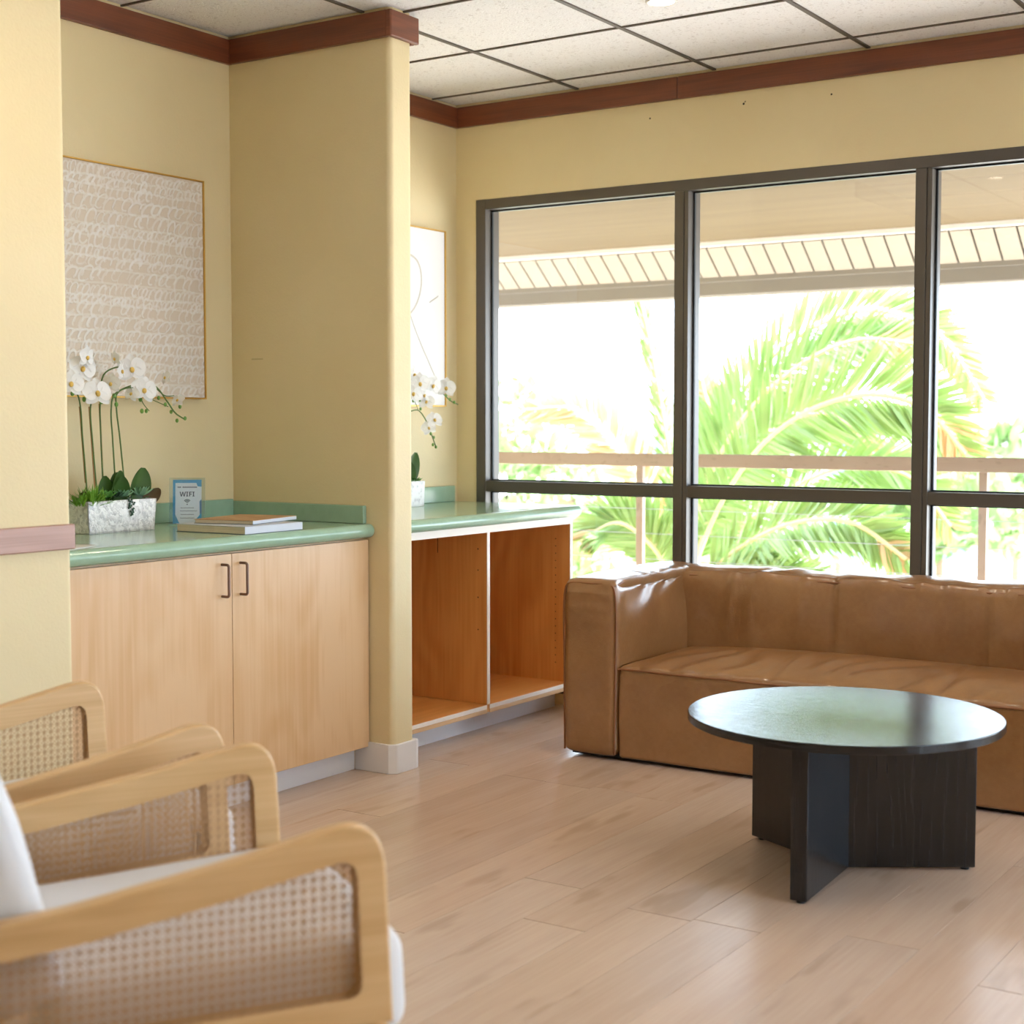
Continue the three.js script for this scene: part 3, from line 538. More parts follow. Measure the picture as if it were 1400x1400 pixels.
// ------------------------------------------------------------------ sign, books and leaflet on the worktop
{
  const t = thing('sign_holder', 'clear acrylic stand holding a blue and white wifi notice', 'sign', [-3.853, COUNTER, -3.758], 0.66);
  const w = 0.124, h = 0.168, lean = 0.12;
  const print = canvasTex(512, 800, (c, W, H) => {
    const b = c.createLinearGradient(0, 0, W, H); b.addColorStop(0, '#2f8fc4'); b.addColorStop(1, '#3f7fb8'); c.fillStyle = '#4aa3d2'; c.fillRect(0, 0, W, H);
    c.fillStyle = '#eef1f8'; c.beginPath(); c.moveTo(44, 60); c.lineTo(420, 60); c.lineTo(440, 120); c.lineTo(512, 130); c.lineTo(512, 350); c.lineTo(475, 400); c.lineTo(480, 640); c.lineTo(400, 740); c.lineTo(390, 800); c.lineTo(120, 800); c.lineTo(44, 640); c.closePath(); c.fill();
    c.fillStyle = '#5a7fa8'; c.fillRect(482, 380, 30, 240);
    c.fillStyle = '#4a556c'; c.textAlign = 'center'; for (let x = 84; x < 430; x += 22) if (x < 140 || x > 160) c.fillRect(x, 124 + (x * 7 % 4), 16, 24);
    c.fillStyle = '#3a4660';
    c.font = 'bold 120px sans-serif'; c.fillText('WIFI', 256, 305, 300);
    c.strokeStyle = '#3a4660'; c.lineWidth = 14; for (const r of [24, 46, 68]) { c.beginPath(); c.arc(256, 430, r, -Math.PI * 0.78, -Math.PI * 0.22); c.stroke(); } c.beginPath(); c.arc(256, 448, 11, 0, 7); c.fill();
    c.fillStyle = '#5b6478'; for (const [y, a, bb] of [[505, 140, 230], [560, 130, 300], [625, 140, 240], [690, 130, 250]]) for (let x = a; x < a + bb; x += 16) c.fillRect(x, y + (x * 7 % 5), 11, 12);
    c.strokeStyle = '#3a92c6'; c.lineWidth = 12; c.beginPath(); c.moveTo(400, 760); c.lineTo(480, 680); c.moveTo(430, 790); c.lineTo(505, 715); c.stroke();
  });
  const tilt = (g) => { g.rotateX(-lean); return g; };
  mesh('back_panel', tilt(box(-w / 2, 0.003, -0.007, w / 2, h, -0.0045, 0.0008)), M.acrylic, t);
  mesh('front_panel', tilt(box(-w / 2, 0.003, 0.0, w / 2, h, 0.0025, 0.0008)), M.acrylic, t).userData.label = 'clear acrylic front';
  mesh('base', box(-w / 2, 0, -0.03, w / 2, 0.003, 0.02, 0.001), M.acrylic, t);
  const pg = new THREE.BoxGeometry(w * 0.8, h * 0.92, 0.0006); pg.translate(0, h * 0.5, -0.0022);
  mesh('notice', tilt(flat(pg)), std({ map: print, roughness: 0.6 }), t).userData.label = 'blue bordered paper notice reading wifi';
}
{
  const book = (label, pos, turn, w, d, th, cover, spine, under) => {
    const t = thing('book', label, 'book', pos, turn, undefined), c = 0.0018;
    mesh('pages', box(-w / 2 + 0.003, c, -d / 2 + 0.003, w / 2 - 0.001, th - c, d / 2 - 0.003, 0.0005), std({ map: rep(dataTex(64, 512, (u, v) => mix3(hex(0xe9e2d0), hex(0xb9a988), fbm(u, v, 3, 120, 2, 181))), 1, 30), roughness: 0.85 }), t).userData.label = 'cream page edges';
    mesh('cover', box(-w / 2, th - c, -d / 2, w / 2, th, d / 2, 0.0008), cover, t);
    mesh('cover', box(-w / 2, 0, -d / 2, w / 2, c, d / 2, 0.0008), under, t);
    mesh('spine', box(w / 2 - 0.0015, c, -d / 2, w / 2, th - c, d / 2, 0.0004), spine, t);
  };
  const dark = std({ color: 0x46555a, roughness: 0.5 }), paper = std({ color: 0xc3c8d0, roughness: 0.5 });
  const kraft = std({ map: rep(dataTex(256, 256, (u, v) => mix3(hex(0xc7a173), hex(0xa98257), fbm(u, v, 8, 8, 4, 191))), 4, 4), roughness: 0.6 });
  book('thick pale spined book lying under the tan book on the worktop', [-3.528, COUNTER, -3.682], 0.03, 0.302, 0.286, 0.026, paper, paper, dark);
  book('thin tan covered book lying on top of the thicker book', [-3.556, COUNTER + 0.0262, -3.742], 0.22, 0.225, 0.29, 0.014, kraft, paper, dark);
  const lf = thing('leaflet', 'white paper leaflet lying flat at the end of the worktop', 'leaflet', [-3.455, COUNTER, -2.885], 0.35);
  mesh('sheet', box(-0.055, 0, -0.1, 0.055, 0.0012, 0.1, 0.0002), std({ color: 0xdedbd6, roughness: 0.5 }), lf);
  mesh('fold', box(-0.054, 0.0014, -0.099, 0.05, 0.0026, 0.098, 0.0002), std({ color: 0xcfcac4, roughness: 0.5 }), lf);
}

// ------------------------------------------------------------------ leather sofa
{
  // local frame: x along the sofa from its left end, z = 0 at the front, going back is -z
  const LEN = 2.24, ARM = 0.232, DEP = 0.80, HT = 0.664, SEAT = 0.356, LOW = 0.014, BT = 0.205;
  const t = thing('leather_sofa', 'tan leather sofa with boxy arms in front of the window', 'sofa', [-2.94, 0, -4.782], THREE.MathUtils.degToRad(0.7));
  const wrinkle = (x, y, z) => 0.0022 * noise3(x * 9, y * 9, z * 9, 1) + 0.0012 * noise3(x * 22, y * 22, z * 22, 2);
  const arm = (x0, mirror) => {
    const h = HT - LOW, cx = x0 + ARM / 2, cy = LOW + h / 2, cz = -DEP / 2;
    const g = soft(ARM, h, DEP, 0.032, [14, 40, 44], (x, y, z, nx, ny, nz) => {
      const top = smooth(h / 2 - 0.2, h / 2, y), e = (a, b) => 1 - Math.pow(Math.abs(a) / b, 3);
      let d = wrinkle(x + x0, y, z);
      d += 0.018 * Math.max(0, ny) * e(x, ARM / 2) * (0.4 + 0.6 * e(z, DEP / 2));
      d += 0.004 * Math.abs(nx) * e(y, h / 2) * e(z, DEP / 2) + 0.003 * Math.abs(nz) * e(x, ARM / 2);
      d += top * (Math.abs(nz) > 0.5 ? 0.0045 * Math.sin(y * 120 + 2.2 * noise3(x * 14, y * 5, 3, 7) + 6 * Math.abs(x)) * e(x, ARM / 2) : 0);
      d += ny > 0.5 ? 0.0028 * Math.sin(z * 70 + 2.5 * noise3(x * 11, z * 8, 1, 9)) * smooth(0.3, -0.1, z) : 0;
      d -= (mirror ? -nx : nx) > 0.4 ? 0.03 * Math.pow(smooth(h / 2 - 0.24, h / 2, y), 1.5) * smooth(DEP / 2, DEP / 2 - 0.12, z) : 0;
      d += Math.abs(nx) > 0.5 ? 0.003 * Math.sin((z * 30 + y * 46) + 3 * noise3(y * 8, z * 6, 2, 5)) * top : 0;
      return d;
    });
    g.translate(cx, cy, cz); const m = mesh('arm', g, M.leather, t);
    // piping round the front face and along the top edges
    const r = 0.004, xi = x0 + 0.010, xo = x0 + ARM - 0.010, yt = HT - 0.011, zf = -0.006;
    const sag = (x) => 0.006 * (1 - Math.pow((x - cx) / (ARM / 2), 2));
    const f = [V(xi, LOW + 0.01, zf), V(xi - 0.002, 0.3, zf), V(xi, yt - 0.03, zf), V(xi + 0.012, yt - 0.004, zf - 0.001), V(cx, yt + sag(cx) - 0.004, zf), V(xo - 0.012, yt - 0.004, zf - 0.001), V(xo, yt - 0.03, zf), V(xo + 0.002, 0.3, zf), V(xo, LOW + 0.01, zf)];
    mesh('piping', tube(f, r, 120, 7), M.piping, m);
    const xe = mirror ? xi : xo;
    mesh('piping', tube([V(xe - 0.004, yt - 0.004, -0.012), V(xe - (mirror ? -0.02 : 0.02), yt + 0.003, -0.12), V(xe - (mirror ? -0.026 : 0.026), yt + 0.003, -0.35), V(xe - (mirror ? -0.026 : 0.026), yt, -DEP + BT)], r, 60, 7), M.piping, m);
  };
  arm(0, false); arm(LEN - ARM, true);
  const IW = LEN - 2 * ARM, ic = LEN / 2;
  {
    // back: leans slightly, seams divide it into panels
    const h = HT - 0.012 - LOW, seams = [-1 / 6 + 0.01, 1 / 6, 0.5].map((k) => k * IW).slice(0, 2), creases = [-0.72, -0.63, -0.15 * IW - 0.16, 0.02, 0.12, 0.34].map((v) => v);
    const g = soft(LEN - 0.02, h, BT, 0.03, [150, 34, 8], (x, y, z, nx, ny, nz) => {
      let d = wrinkle(x, y, z + 3);
      const e = (a, b) => 1 - Math.pow(Math.abs(a) / b, 4);
      d += 0.03 * Math.max(0, ny) * (1 - Math.pow(z / (BT / 2), 2)) * (0.85 + 0.15 * noise3(x * 4, 2, 0, 3)) + (ny > 0.4 ? 0.0022 * Math.sin(x * 34 + 5 * noise3(x * 5, z * 9, 4, 4)) : 0);
      if (nz > 0.3) {
        const up = smooth(-0.05, h / 2, y), low = 1 - smooth(-0.02, 0.14, y - (SEAT - LOW - h / 2));
        d += 0.018 * e(y - 0.12, 0.24) - 0.012 * low;
        for (const s of seams) d -= 0.011 * Math.exp(-Math.pow((x - s + 0.02 * (y - 0.1)) / 0.008, 2));
        for (const c of creases) d += 0.007 * Math.exp(-Math.pow((x - c - 0.16 * (y - 0.1) - 0.01 * noise3(y * 9, c, 0, 6)) / 0.011, 2)) * smooth(-0.02, 0.1, y) * (0.6 + 0.4 * up);
        d += 0.004 * noise3(x * 14 - y * 6, y * 3, 0, 8) * up + 0.006 * noise3(x * 8, y * 8, 5, 2);
      }
      return d;
    });
    g.rotateX(-0.05); g.translate(ic, LOW + h / 2, -DEP + BT / 2);
    const m = mesh('backrest', g, M.leather, t), top = [];
    for (let i = 0; i <= 40; i++) { const x = ARM + IW * i / 40; top.push(V(x, HT - 0.022 + 0.002 * noise3(x * 4, 2, 0, 3), -DEP + BT - 0.012 + 0.004 * noise3(x * 5, 0, 1, 2))); }
    mesh('piping', tube(top, 0.0042, 160, 7), M.piping, m);
  }
  {
    // seat: one long crowned cushion with a piped front edge
    const d = DEP - BT + 0.03, h = 0.15;
    const g = soft(IW - 0.004, h, d, 0.026, [120, 8, 40], (x, y, z, nx, ny, nz) => {
      let q = wrinkle(x, y + 9, z);
      if (ny > 0.3) {
        const ex = 1 - Math.pow(Math.abs(x) / (IW / 2), 4), ez = 1 - Math.pow(Math.abs(z) / (d / 2), 2);
        q += 0.056 * ex * ez;
        const seat = smooth(-0.12, 0.1, z);
        q += 0.0045 * Math.sin(x * 46 + z * 20 + 4 * noise3(x * 5, z * 5, 0, 12)) * seat * smooth(-0.2, 0.35, noise3(x * 3.1, z * 2, 0, 14) + 0.25);
        for (const s of [-IW / 6, IW / 6]) q -= 0.006 * Math.exp(-Math.pow((x - s) / 0.008, 2));
      }
      return q;
    });
    g.translate(ic, SEAT - h / 2, -d / 2 - 0.012);
    const m = mesh('seat_cushion', g, M.leather, t), f = [];
    for (let i = 0; i <= 40; i++) { const x = ARM + 0.004 + (IW - 0.008) * i / 40; f.push(V(x, SEAT - 0.012 + 0.0015 * noise3(x * 9, 0, 0, 3), -0.011)); }
    mesh('piping', tube(f, 0.0042, 120, 7), M.piping, m);
    const b = soft(IW - 0.004, SEAT - 0.02 - LOW, d, 0.012, [60, 14, 6], (x, y, z, nx, ny, nz) => wrinkle(x, y, z) * 0.8 + 0.004 * Math.max(0, nz) * (1 - Math.pow(Math.abs(y) / 0.16, 2)));
    b.translate(ic, LOW + (SEAT - 0.02 - LOW) / 2, -d / 2 - 0.014);
    mesh('base', b, M.leather, t);
  }
  for (const [x, z] of [[0.1, -0.08], [LEN - 0.1, -0.08], [0.1, -DEP + 0.1], [LEN - 0.1, -DEP + 0.1], [LEN / 2, -0.12]]) { const c = new THREE.CylinderGeometry(0.025, 0.022, LOW + 0.008, 16); c.translate(x, (LOW + 0.008) / 2, z); mesh('foot', c, M.foot, t); }
  mesh('dust_cover', box(0.03, 0.008, -DEP + 0.03, LEN - 0.03, LOW + 0.006, -0.03, 0), M.foot, t);
}

// ------------------------------------------------------------------ round black table on three blades
{
  const t = thing('coffee_table', 'round black oak coffee table on three upright panel legs', 'table', [-1.5235, 0, -3.98]);
  const R = 0.433, H1 = 0.44, th = 0.023, e = 0.0025;
  const prof = [[0, H1 - th], [R - e, H1 - th], [R, H1 - th + e], [R, H1 - e], [R - e, H1], [0, H1]].map(([x, y]) => new THREE.Vector2(x, y));
  const top = new THREE.LatheGeometry(prof, 128); const fl = flat(top); fl.computeVertexNormals();
  // crisp shading on the flat faces
  { const p = fl.attributes.position, n = fl.attributes.normal; for (let i = 0; i < p.count; i++) { const y = p.getY(i), r = Math.hypot(p.getX(i), p.getZ(i)); if (r > R - e * 0.5 && y > H1 - th + e * 0.5 && y < H1 - e * 0.5) n.setXYZ(i, p.getX(i) / r, 0, p.getZ(i) / r); } }
  mesh('tabletop', metreUV(fl, 'x', 0.2, 0.1), M.black, t);
  for (const [deg, ox] of [[86.4, 0.1], [-33.6, 0.9], [206.4, 1.7]]) {
    const a = THREE.MathUtils.degToRad(deg), g = box(0.002, 0.009, -0.023, 0.368, H1 - th, 0.023, 0.0025, 'y', ox, ox * 0.4);
    const leg = mesh('panel_leg', g, M.black, t); leg.rotation.y = -a;
    const f = new THREE.CylinderGeometry(0.012, 0.012, 0.01, 14); f.translate(0.345, 0.005, 0); mesh('glide', f, M.foot, leg);
  }
}

// ------------------------------------------------------------------ cane armchairs
{
  // side profile: s forward, y up
  const topCurve = [[-0.66, 0.55], [-0.56, 0.556], [-0.5, 0.562], [-0.43, 0.569], [-0.33, 0.586], [-0.223, 0.604], [-0.114, 0.626], [-0.057, 0.638]];
  const under = [[-0.618, 0.507], [-0.518, 0.514], [-0.43, 0.523], [-0.33, 0.539], [-0.223, 0.557], [-0.114, 0.58], [-0.052, 0.593]];
  const TH = 0.034, YB = 0.33, YI = 0.372;
  const ipath = (P, m) => { P.moveTo(-0.618, YI + 0.02); P.lineTo(...under[0]); P.splineThru(under.slice(1).map((p) => new THREE.Vector2(...p))); P.bezierCurveTo(-0.02, 0.6, -0.008, 0.585, -0.0065, 0.55); P.lineTo(-0.0015, YI + 0.03); P.quadraticCurveTo(-0.001, YI, -0.03, YI); P.lineTo(-0.6, YI); P.quadraticCurveTo(-0.618, YI, -0.618, YI + 0.02); };
  const shape = new THREE.Shape();
  shape.moveTo(-0.66, YB); shape.lineTo(...topCurve[0]); shape.splineThru(topCurve.slice(1).map((p) => new THREE.Vector2(...p)));
  shape.bezierCurveTo(-0.005, 0.649, 0.026, 0.64, 0.033, 0.575); shape.lineTo(0.044, YB); shape.lineTo(-0.66, YB);
  const hole = new THREE.Path(); ipath(hole); shape.holes.push(hole);
  const eg = new THREE.ExtrudeGeometry(shape, { depth: TH - 0.014, bevelEnabled: true, bevelSize: 0.006, bevelThickness: 0.007, bevelOffset: -0.006, bevelSegments: 4, curveSegments: 16 });
  // extrude lies in (s, y) with depth along +z; turn so that s points to -z and depth lies along x
  eg.translate(0, 0, -TH / 2 + 0.007); eg.rotateY(Math.PI / 2);
  const frame = metreUV(flat(eg), 'z');
  // woven cane: pairs of uprights and cross strands, then both diagonals, clipped to the opening
  const opening = new THREE.Shape(); ipath(opening); const poly = opening.getPoints(16);
  const inside = (x, y) => { let c = false; for (let i = 0, j = poly.length - 1; i < poly.length; j = i++) { const a = poly[i], b = poly[j]; if ((a.y > y) !== (b.y > y) && x < (b.x - a.x) * (y - a.y) / (b.y - a.y) + a.x) c = !c; } return c; };
  const pitch = 0.0156, strands = [], diag = [];
  const strand = (list, ax, ay, dx, dy, w, depth) => {       // a straight ribbon, cut where it leaves the opening
    const n = 360, Lm = 1.4; let start = null;
    for (let i = 0; i <= n; i++) { const k = -Lm / 2 + Lm * i / n, ok = inside(ax + dx * k, ay + dy * k) && i < n; if (ok && start === null) start = k; if (!ok && start !== null) {
      const k0 = start - 0.004, k1 = k + 0.002, g = new THREE.BoxGeometry(k1 - k0, w, 0.0009); g.translate((k0 + k1) / 2, 0, depth); g.rotateZ(Math.atan2(dy, dx)); g.translate(ax, ay, 0); list.push(g); start = null; } }
  };
  for (let s = -0.655; s < 0.03; s += pitch) for (const o of [-0.0015, 0.0015]) strand(strands, s + o, 0.45, 0, 1, 0.0014, 0.0006);
  for (let y = 0.36; y < 0.64; y += pitch) for (const o of [-0.0015, 0.0015]) strand(strands, -0.3, y + o, 1, 0, 0.0014, -0.0006);
  for (let c = -pitch * 40; c < 1.1; c += pitch) { strand(diag, -0.655 + c, 0.36, Math.SQRT1_2, Math.SQRT1_2, 0.0013, 0.0014); strand(diag, -0.655 + c, 0.36, Math.SQRT1_2, -Math.SQRT1_2, 0.0013, -0.0014); }
  const cane = merge(strands.concat(diag)); cane.rotateY(Math.PI / 2);
  const seatG = soft(0.588, 0.165, 0.545, 0.04, [24, 8, 26], (x, y, z, nx, ny, nz) => 0.012 * Math.max(0, ny) * (1 - Math.pow(Math.abs(x) / 0.3, 2.5)) + 0.003 * noise3(x * 9, y * 9, z * 9, 3));
  seatG.rotateX(0.05); seatG.translate(0, 0.36, 0.188);
  const backG = soft(0.582, 0.45, 0.11, 0.035, [24, 24, 8], (x, y, z, nx, ny, nz) => 0.012 * Math.abs(nz) * (1 - Math.pow(Math.abs(x) / 0.3, 2.5)) * (1 - Math.pow(Math.abs(y) / 0.23, 2)) + 0.003 * noise3(x * 9, y * 9, z * 9, 6));
  backG.rotateX(0.29); backG.translate(0, 0.625, 0.5445);
  const leg = (x, z, rake) => { const g = new THREE.CylinderGeometry(0.019, 0.013, YB + 0.004, 16); const p = g.attributes.position; for (let i = 0; i < p.count; i++) { const k = 0.5 - p.getY(i) / (YB + 0.004); p.setZ(i, p.getZ(i) + rake * k); } g.translate(x, (YB + 0.004) / 2, z); return metreUV(flat(g), 'y'); };
  const LX = 0.3145;
  function chair(label, x, z, turn) {
    const t = thing('cane_armchair', label, 'chair', [x, 0, z], turn, 'cane armchairs');
    for (const sx of [-1, 1]) {
      const a = mesh('arm_frame', frame, M.oak, t); a.position.x = sx * LX;
      const c = mesh('cane_panel', cane, M.cane, a); c.userData.kind = 'stuff'; c.userData.label = 'woven cane panel';
      mesh('leg', leg(sx * LX, -0.02, -0.012), M.oak, t); mesh('leg', leg(sx * LX, 0.63, 0.04), M.oak, t);
    }
    mesh('seat_cushion', seatG, M.fabric, t).userData.label = 'white seat cushion';
    mesh('backrest', backG, M.fabric, t).userData.label = 'white upholstered backrest';
    mesh('seat_rail', box(-LX + TH / 2, 0.285, -0.03, LX - TH / 2, 0.325, -0.005, 0.003), M.oak, t);
    mesh('seat_rail', box(-LX + TH / 2, 0.285, 0.5, LX - TH / 2, 0.325, 0.525, 0.003), M.oak, t);
  }
  chair('cane armchair with white cushions standing farther from the maple cabinet', -1.7025, -1.9275, THREE.MathUtils.degToRad(-32.5));
  chair('cane armchair with white cushions standing next to the left wall', -2.4815, -2.2835, THREE.MathUtils.degToRad(-19.2));
}

// ------------------------------------------------------------------ balcony, eave and railing outside
M.deck = std({ color: 0xe0dad2, roughness: 0.9 });
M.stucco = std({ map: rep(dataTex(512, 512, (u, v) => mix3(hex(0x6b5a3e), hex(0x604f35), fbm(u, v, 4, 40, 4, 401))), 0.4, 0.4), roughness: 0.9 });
M.soffit = std({ color: 0x9a9082, roughness: 0.7 });
M.gutter = std({ color: 0x807a72, roughness: 0.5 });
M.railing = std({ map: rep(dataTex(512, 256, (u, v) => mix3(mix3(hex(0xa08e80), hex(0x948172), fbm(u, v, 8, 8, 3, 411)), hex(0x8a7a6c), 0.7 * smooth(0.72, 0.8, fbm(u, v, 60, 30, 2, 413)))), 0.5, 2), roughness: 0.6 });
M.cable = std({ color: 0x9aa0a4, roughness: 0.35, metalness: 0.8 });
M.exterior = std({ color: 0xd8c6a4, roughness: 0.9 });
const ZE = -8.76, XE = 3.55, BC = 2.4;                    // eave lines and height of the balcony ceiling
{
  const b = structGroup('balcony', 'tan balcony ceiling and deck outside the window', 'balcony');
  mesh('deck', merge([box(-12, -0.3, -8.2, XE, -0.03, ZW - 0.141, 0), box(XR + 0.141, -0.3, ZW - 0.141, XE, -0.03, 5, 0)]), M.deck, b);
  mesh('balcony_ceiling', merge([box(-12, BC, ZE, XE, BC + 0.35, ZW - 0.141, 0), box(XR + 0.141, BC, ZW - 0.141, XE, BC + 0.35, 5, 0)]), M.stucco, b);  // stretch along the right wall is unseen, added to keep sun off its window
  mesh('roof_slab', box(-12, BC + 0.36, -9.0, XE + 0.3, BC + 0.5, 5, 0), M.slab, b);
  mesh('outer_wall', merge([box(-12, -3.6, ZW - 0.3, -4.25, BC, ZW - 0.141, 0), box(-12, -3.6, ZW - 0.3, XR, -0.301, ZW - 0.141, 0), box(-12, -3.6, ZW - 0.14, -11.86, BC, 5, 0)]), M.exterior, b);
  mesh('eave_trim', box(-12, BC - 0.03, ZE - 0.03, XE, BC + 0.02, ZE, 0.004), M.white, b);
  // sloping tongue-and-groove boards under the eave
  const pitch = 0.13, dz = 0.205, dy = 0.165, Lb = Math.hypot(dz, dy);
  const g = box(-pitch / 2 + 0.006, -0.008, 0, pitch / 2 - 0.006, 0.008, Lb, 0.003, 'z');
  for (let x = -9.2; x < XE; x += pitch) { const m = mesh('eave_board', g, M.soffit, b); m.position.set(x, BC - 0.032, ZE - 0.03); m.rotation.set(Math.atan2(dy, dz), Math.PI, 0, 'YXZ'); }
  mesh('eave_shade_backing', (() => { const q = new THREE.BoxGeometry(15.5, 0.01, Lb); q.rotateX(-Math.atan2(dy, dz)); q.translate(-4, BC - 0.028 - dy / 2 + 0.012, ZE - 0.03 - dz / 2); return flat(q); })(), std({ color: 0x4e473e, roughness: 0.9 }), b);  // dark colour stands in for shade in the gaps between boards
  const zg = ZE - 0.03 - dz, yg = BC - 0.032 - dy;
  mesh('fascia', box(-12, yg - 0.035, zg - 0.025, XE, yg + 0.2, zg, 0.002), M.gutter, b);
  mesh('gutter', box(-12, yg - 0.13, zg - 0.13, XE, yg + 0.08, zg - 0.026, 0.02), M.gutter, b);
}
{
  const zr = -7.77, t = thing('balcony_railing', 'tan metal balcony railing with thin cables outside the window', 'railing', [0, 0, 0]);
  mesh('top_rail', box(-11, 0.994, zr - 0.035, -2.49, 1.07, zr + 0.0, 0.004), M.railing, t);
  mesh('top_rail', box(-2.489, 0.994, zr - 0.03, XE - 0.3, 1.071, zr + 0.004, 0.004, 'x', 0.4), M.railing, t);
  for (const x of [-10.25, -8.25, -6.25, -4.25, -2.246, -0.24, 1.76]) mesh('post', box(x - 0.022, -0.03, zr - 0.04, x + 0.022, 0.994, zr - 0.005, 0.003, 'y'), M.railing, t);
  for (const y of [0.745, 0.6, 0.45, 0.3, 0.15]) { const c = new THREE.CylinderGeometry(0.0025, 0.0025, 14, 6); c.rotateZ(Math.PI / 2); c.translate(-4, y, zr - 0.02); mesh('cable', c, M.cable, t); }
}

// ------------------------------------------------------------------ outdoors
const GROUND = -3.6;
M.ground = std({ map: rep(dataTex(512, 512, (u, v) => mix3(hex(0xcfc9c0), hex(0xb9b2a8), fbm(u, v, 12, 12, 5, 421))), 0.1, 0.1), roughness: 0.95 });
structure(mesh('ground', metreUV(flat((() => { const g = new THREE.BoxGeometry(320, 0.4, 300); g.translate(-40, GROUND - 0.2, -100); return g; })()), 'x'), M.ground), 'pale concrete ground outdoors below the balcony', 'ground');
const frondMat = (c) => phy({ color: c, roughness: 0.55, transmission: 0.35, thickness: 0, side: THREE.DoubleSide });
M.frond = frondMat(0x87a559); M.frondDry = frondMat(0xc9a878); M.rachis = std({ color: 0xc9b68a, roughness: 0.6 }); M.bark = std({ color: 0x8a7560, roughness: 0.95 });
function leaflet(L, W) { const g = new THREE.BufferGeometry(); g.setAttribute('position', new THREE.Float32BufferAttribute([0, 0, 0, L * 0.35, W * 0.5, 0.006, L * 0.35, -W * 0.5, 0.006, L * 0.75, W * 0.32, -L * 0.03, L * 0.75, -W * 0.32, -L * 0.03, L, 0, -L * 0.09], 3)); g.setIndex([0, 2, 1, 1, 2, 3, 3, 2, 4, 3, 4, 5]); g.computeVertexNormals(); g.setAttribute('uv', new THREE.Float32BufferAttribute(new Float32Array(12), 2)); return flat(g); }
function frond(tree, pts, len, mats, side = V(0, 0, 1), n = 150) {
  const c = new THREE.CatmullRomCurve3(pts, false, 'centripetal'), l = [];
  const rg = new THREE.TubeGeometry(c, 40, 0.016, 6), pos = rg.attributes.position;
  const f = mesh('frond', rg, M.rachis, tree), dry = [];
  for (let i = 0; i < n; i++) {
    const u = 0.1 + 0.9 * i / n, p = c.getPoint(u), tg = c.getTangent(u), up0 = side.clone().cross(tg).normalize(), s = up0.clone();
    for (const sg of [-1, 1]) {
      const L = len * Math.pow(Math.sin(Math.PI * clamp(0.12 + 0.82 * u, 0, 0.97)), 0.6) * rr(0.85, 1.1);
      const dir = s.clone().multiplyScalar(sg * rr(0.8, 1)).addScaledVector(tg, 0.6 + 0.8 * u).addScaledVector(side, rr(-0.25, 0.25)).normalize(); if (sg < 0) dir.y -= 0.15; dir.normalize();
      const zAx = dir.clone().cross(tg).normalize(), yAx = zAx.clone().cross(dir).normalize(), tw = rr(-0.9, 0.9);
      const q = new THREE.Quaternion().setFromRotationMatrix(new THREE.Matrix4().makeBasis(dir, yAx, zAx)).multiply(new THREE.Quaternion().setFromAxisAngle(V(1, 0, 0), tw));
      const g = leaflet(L, 0.034).applyMatrix4(new THREE.Matrix4().compose(p, q, V(1, 1, 1)));
      (u > 0.86 && rnd() < 0.6 ? dry : l).push(g);
    }
  }
  mesh('leaflets', merge(l), mats, f).userData.kind = 'stuff'; if (dry.length) mesh('leaflets', merge(dry), M.frondDry, f).userData.kind = 'stuff';
}
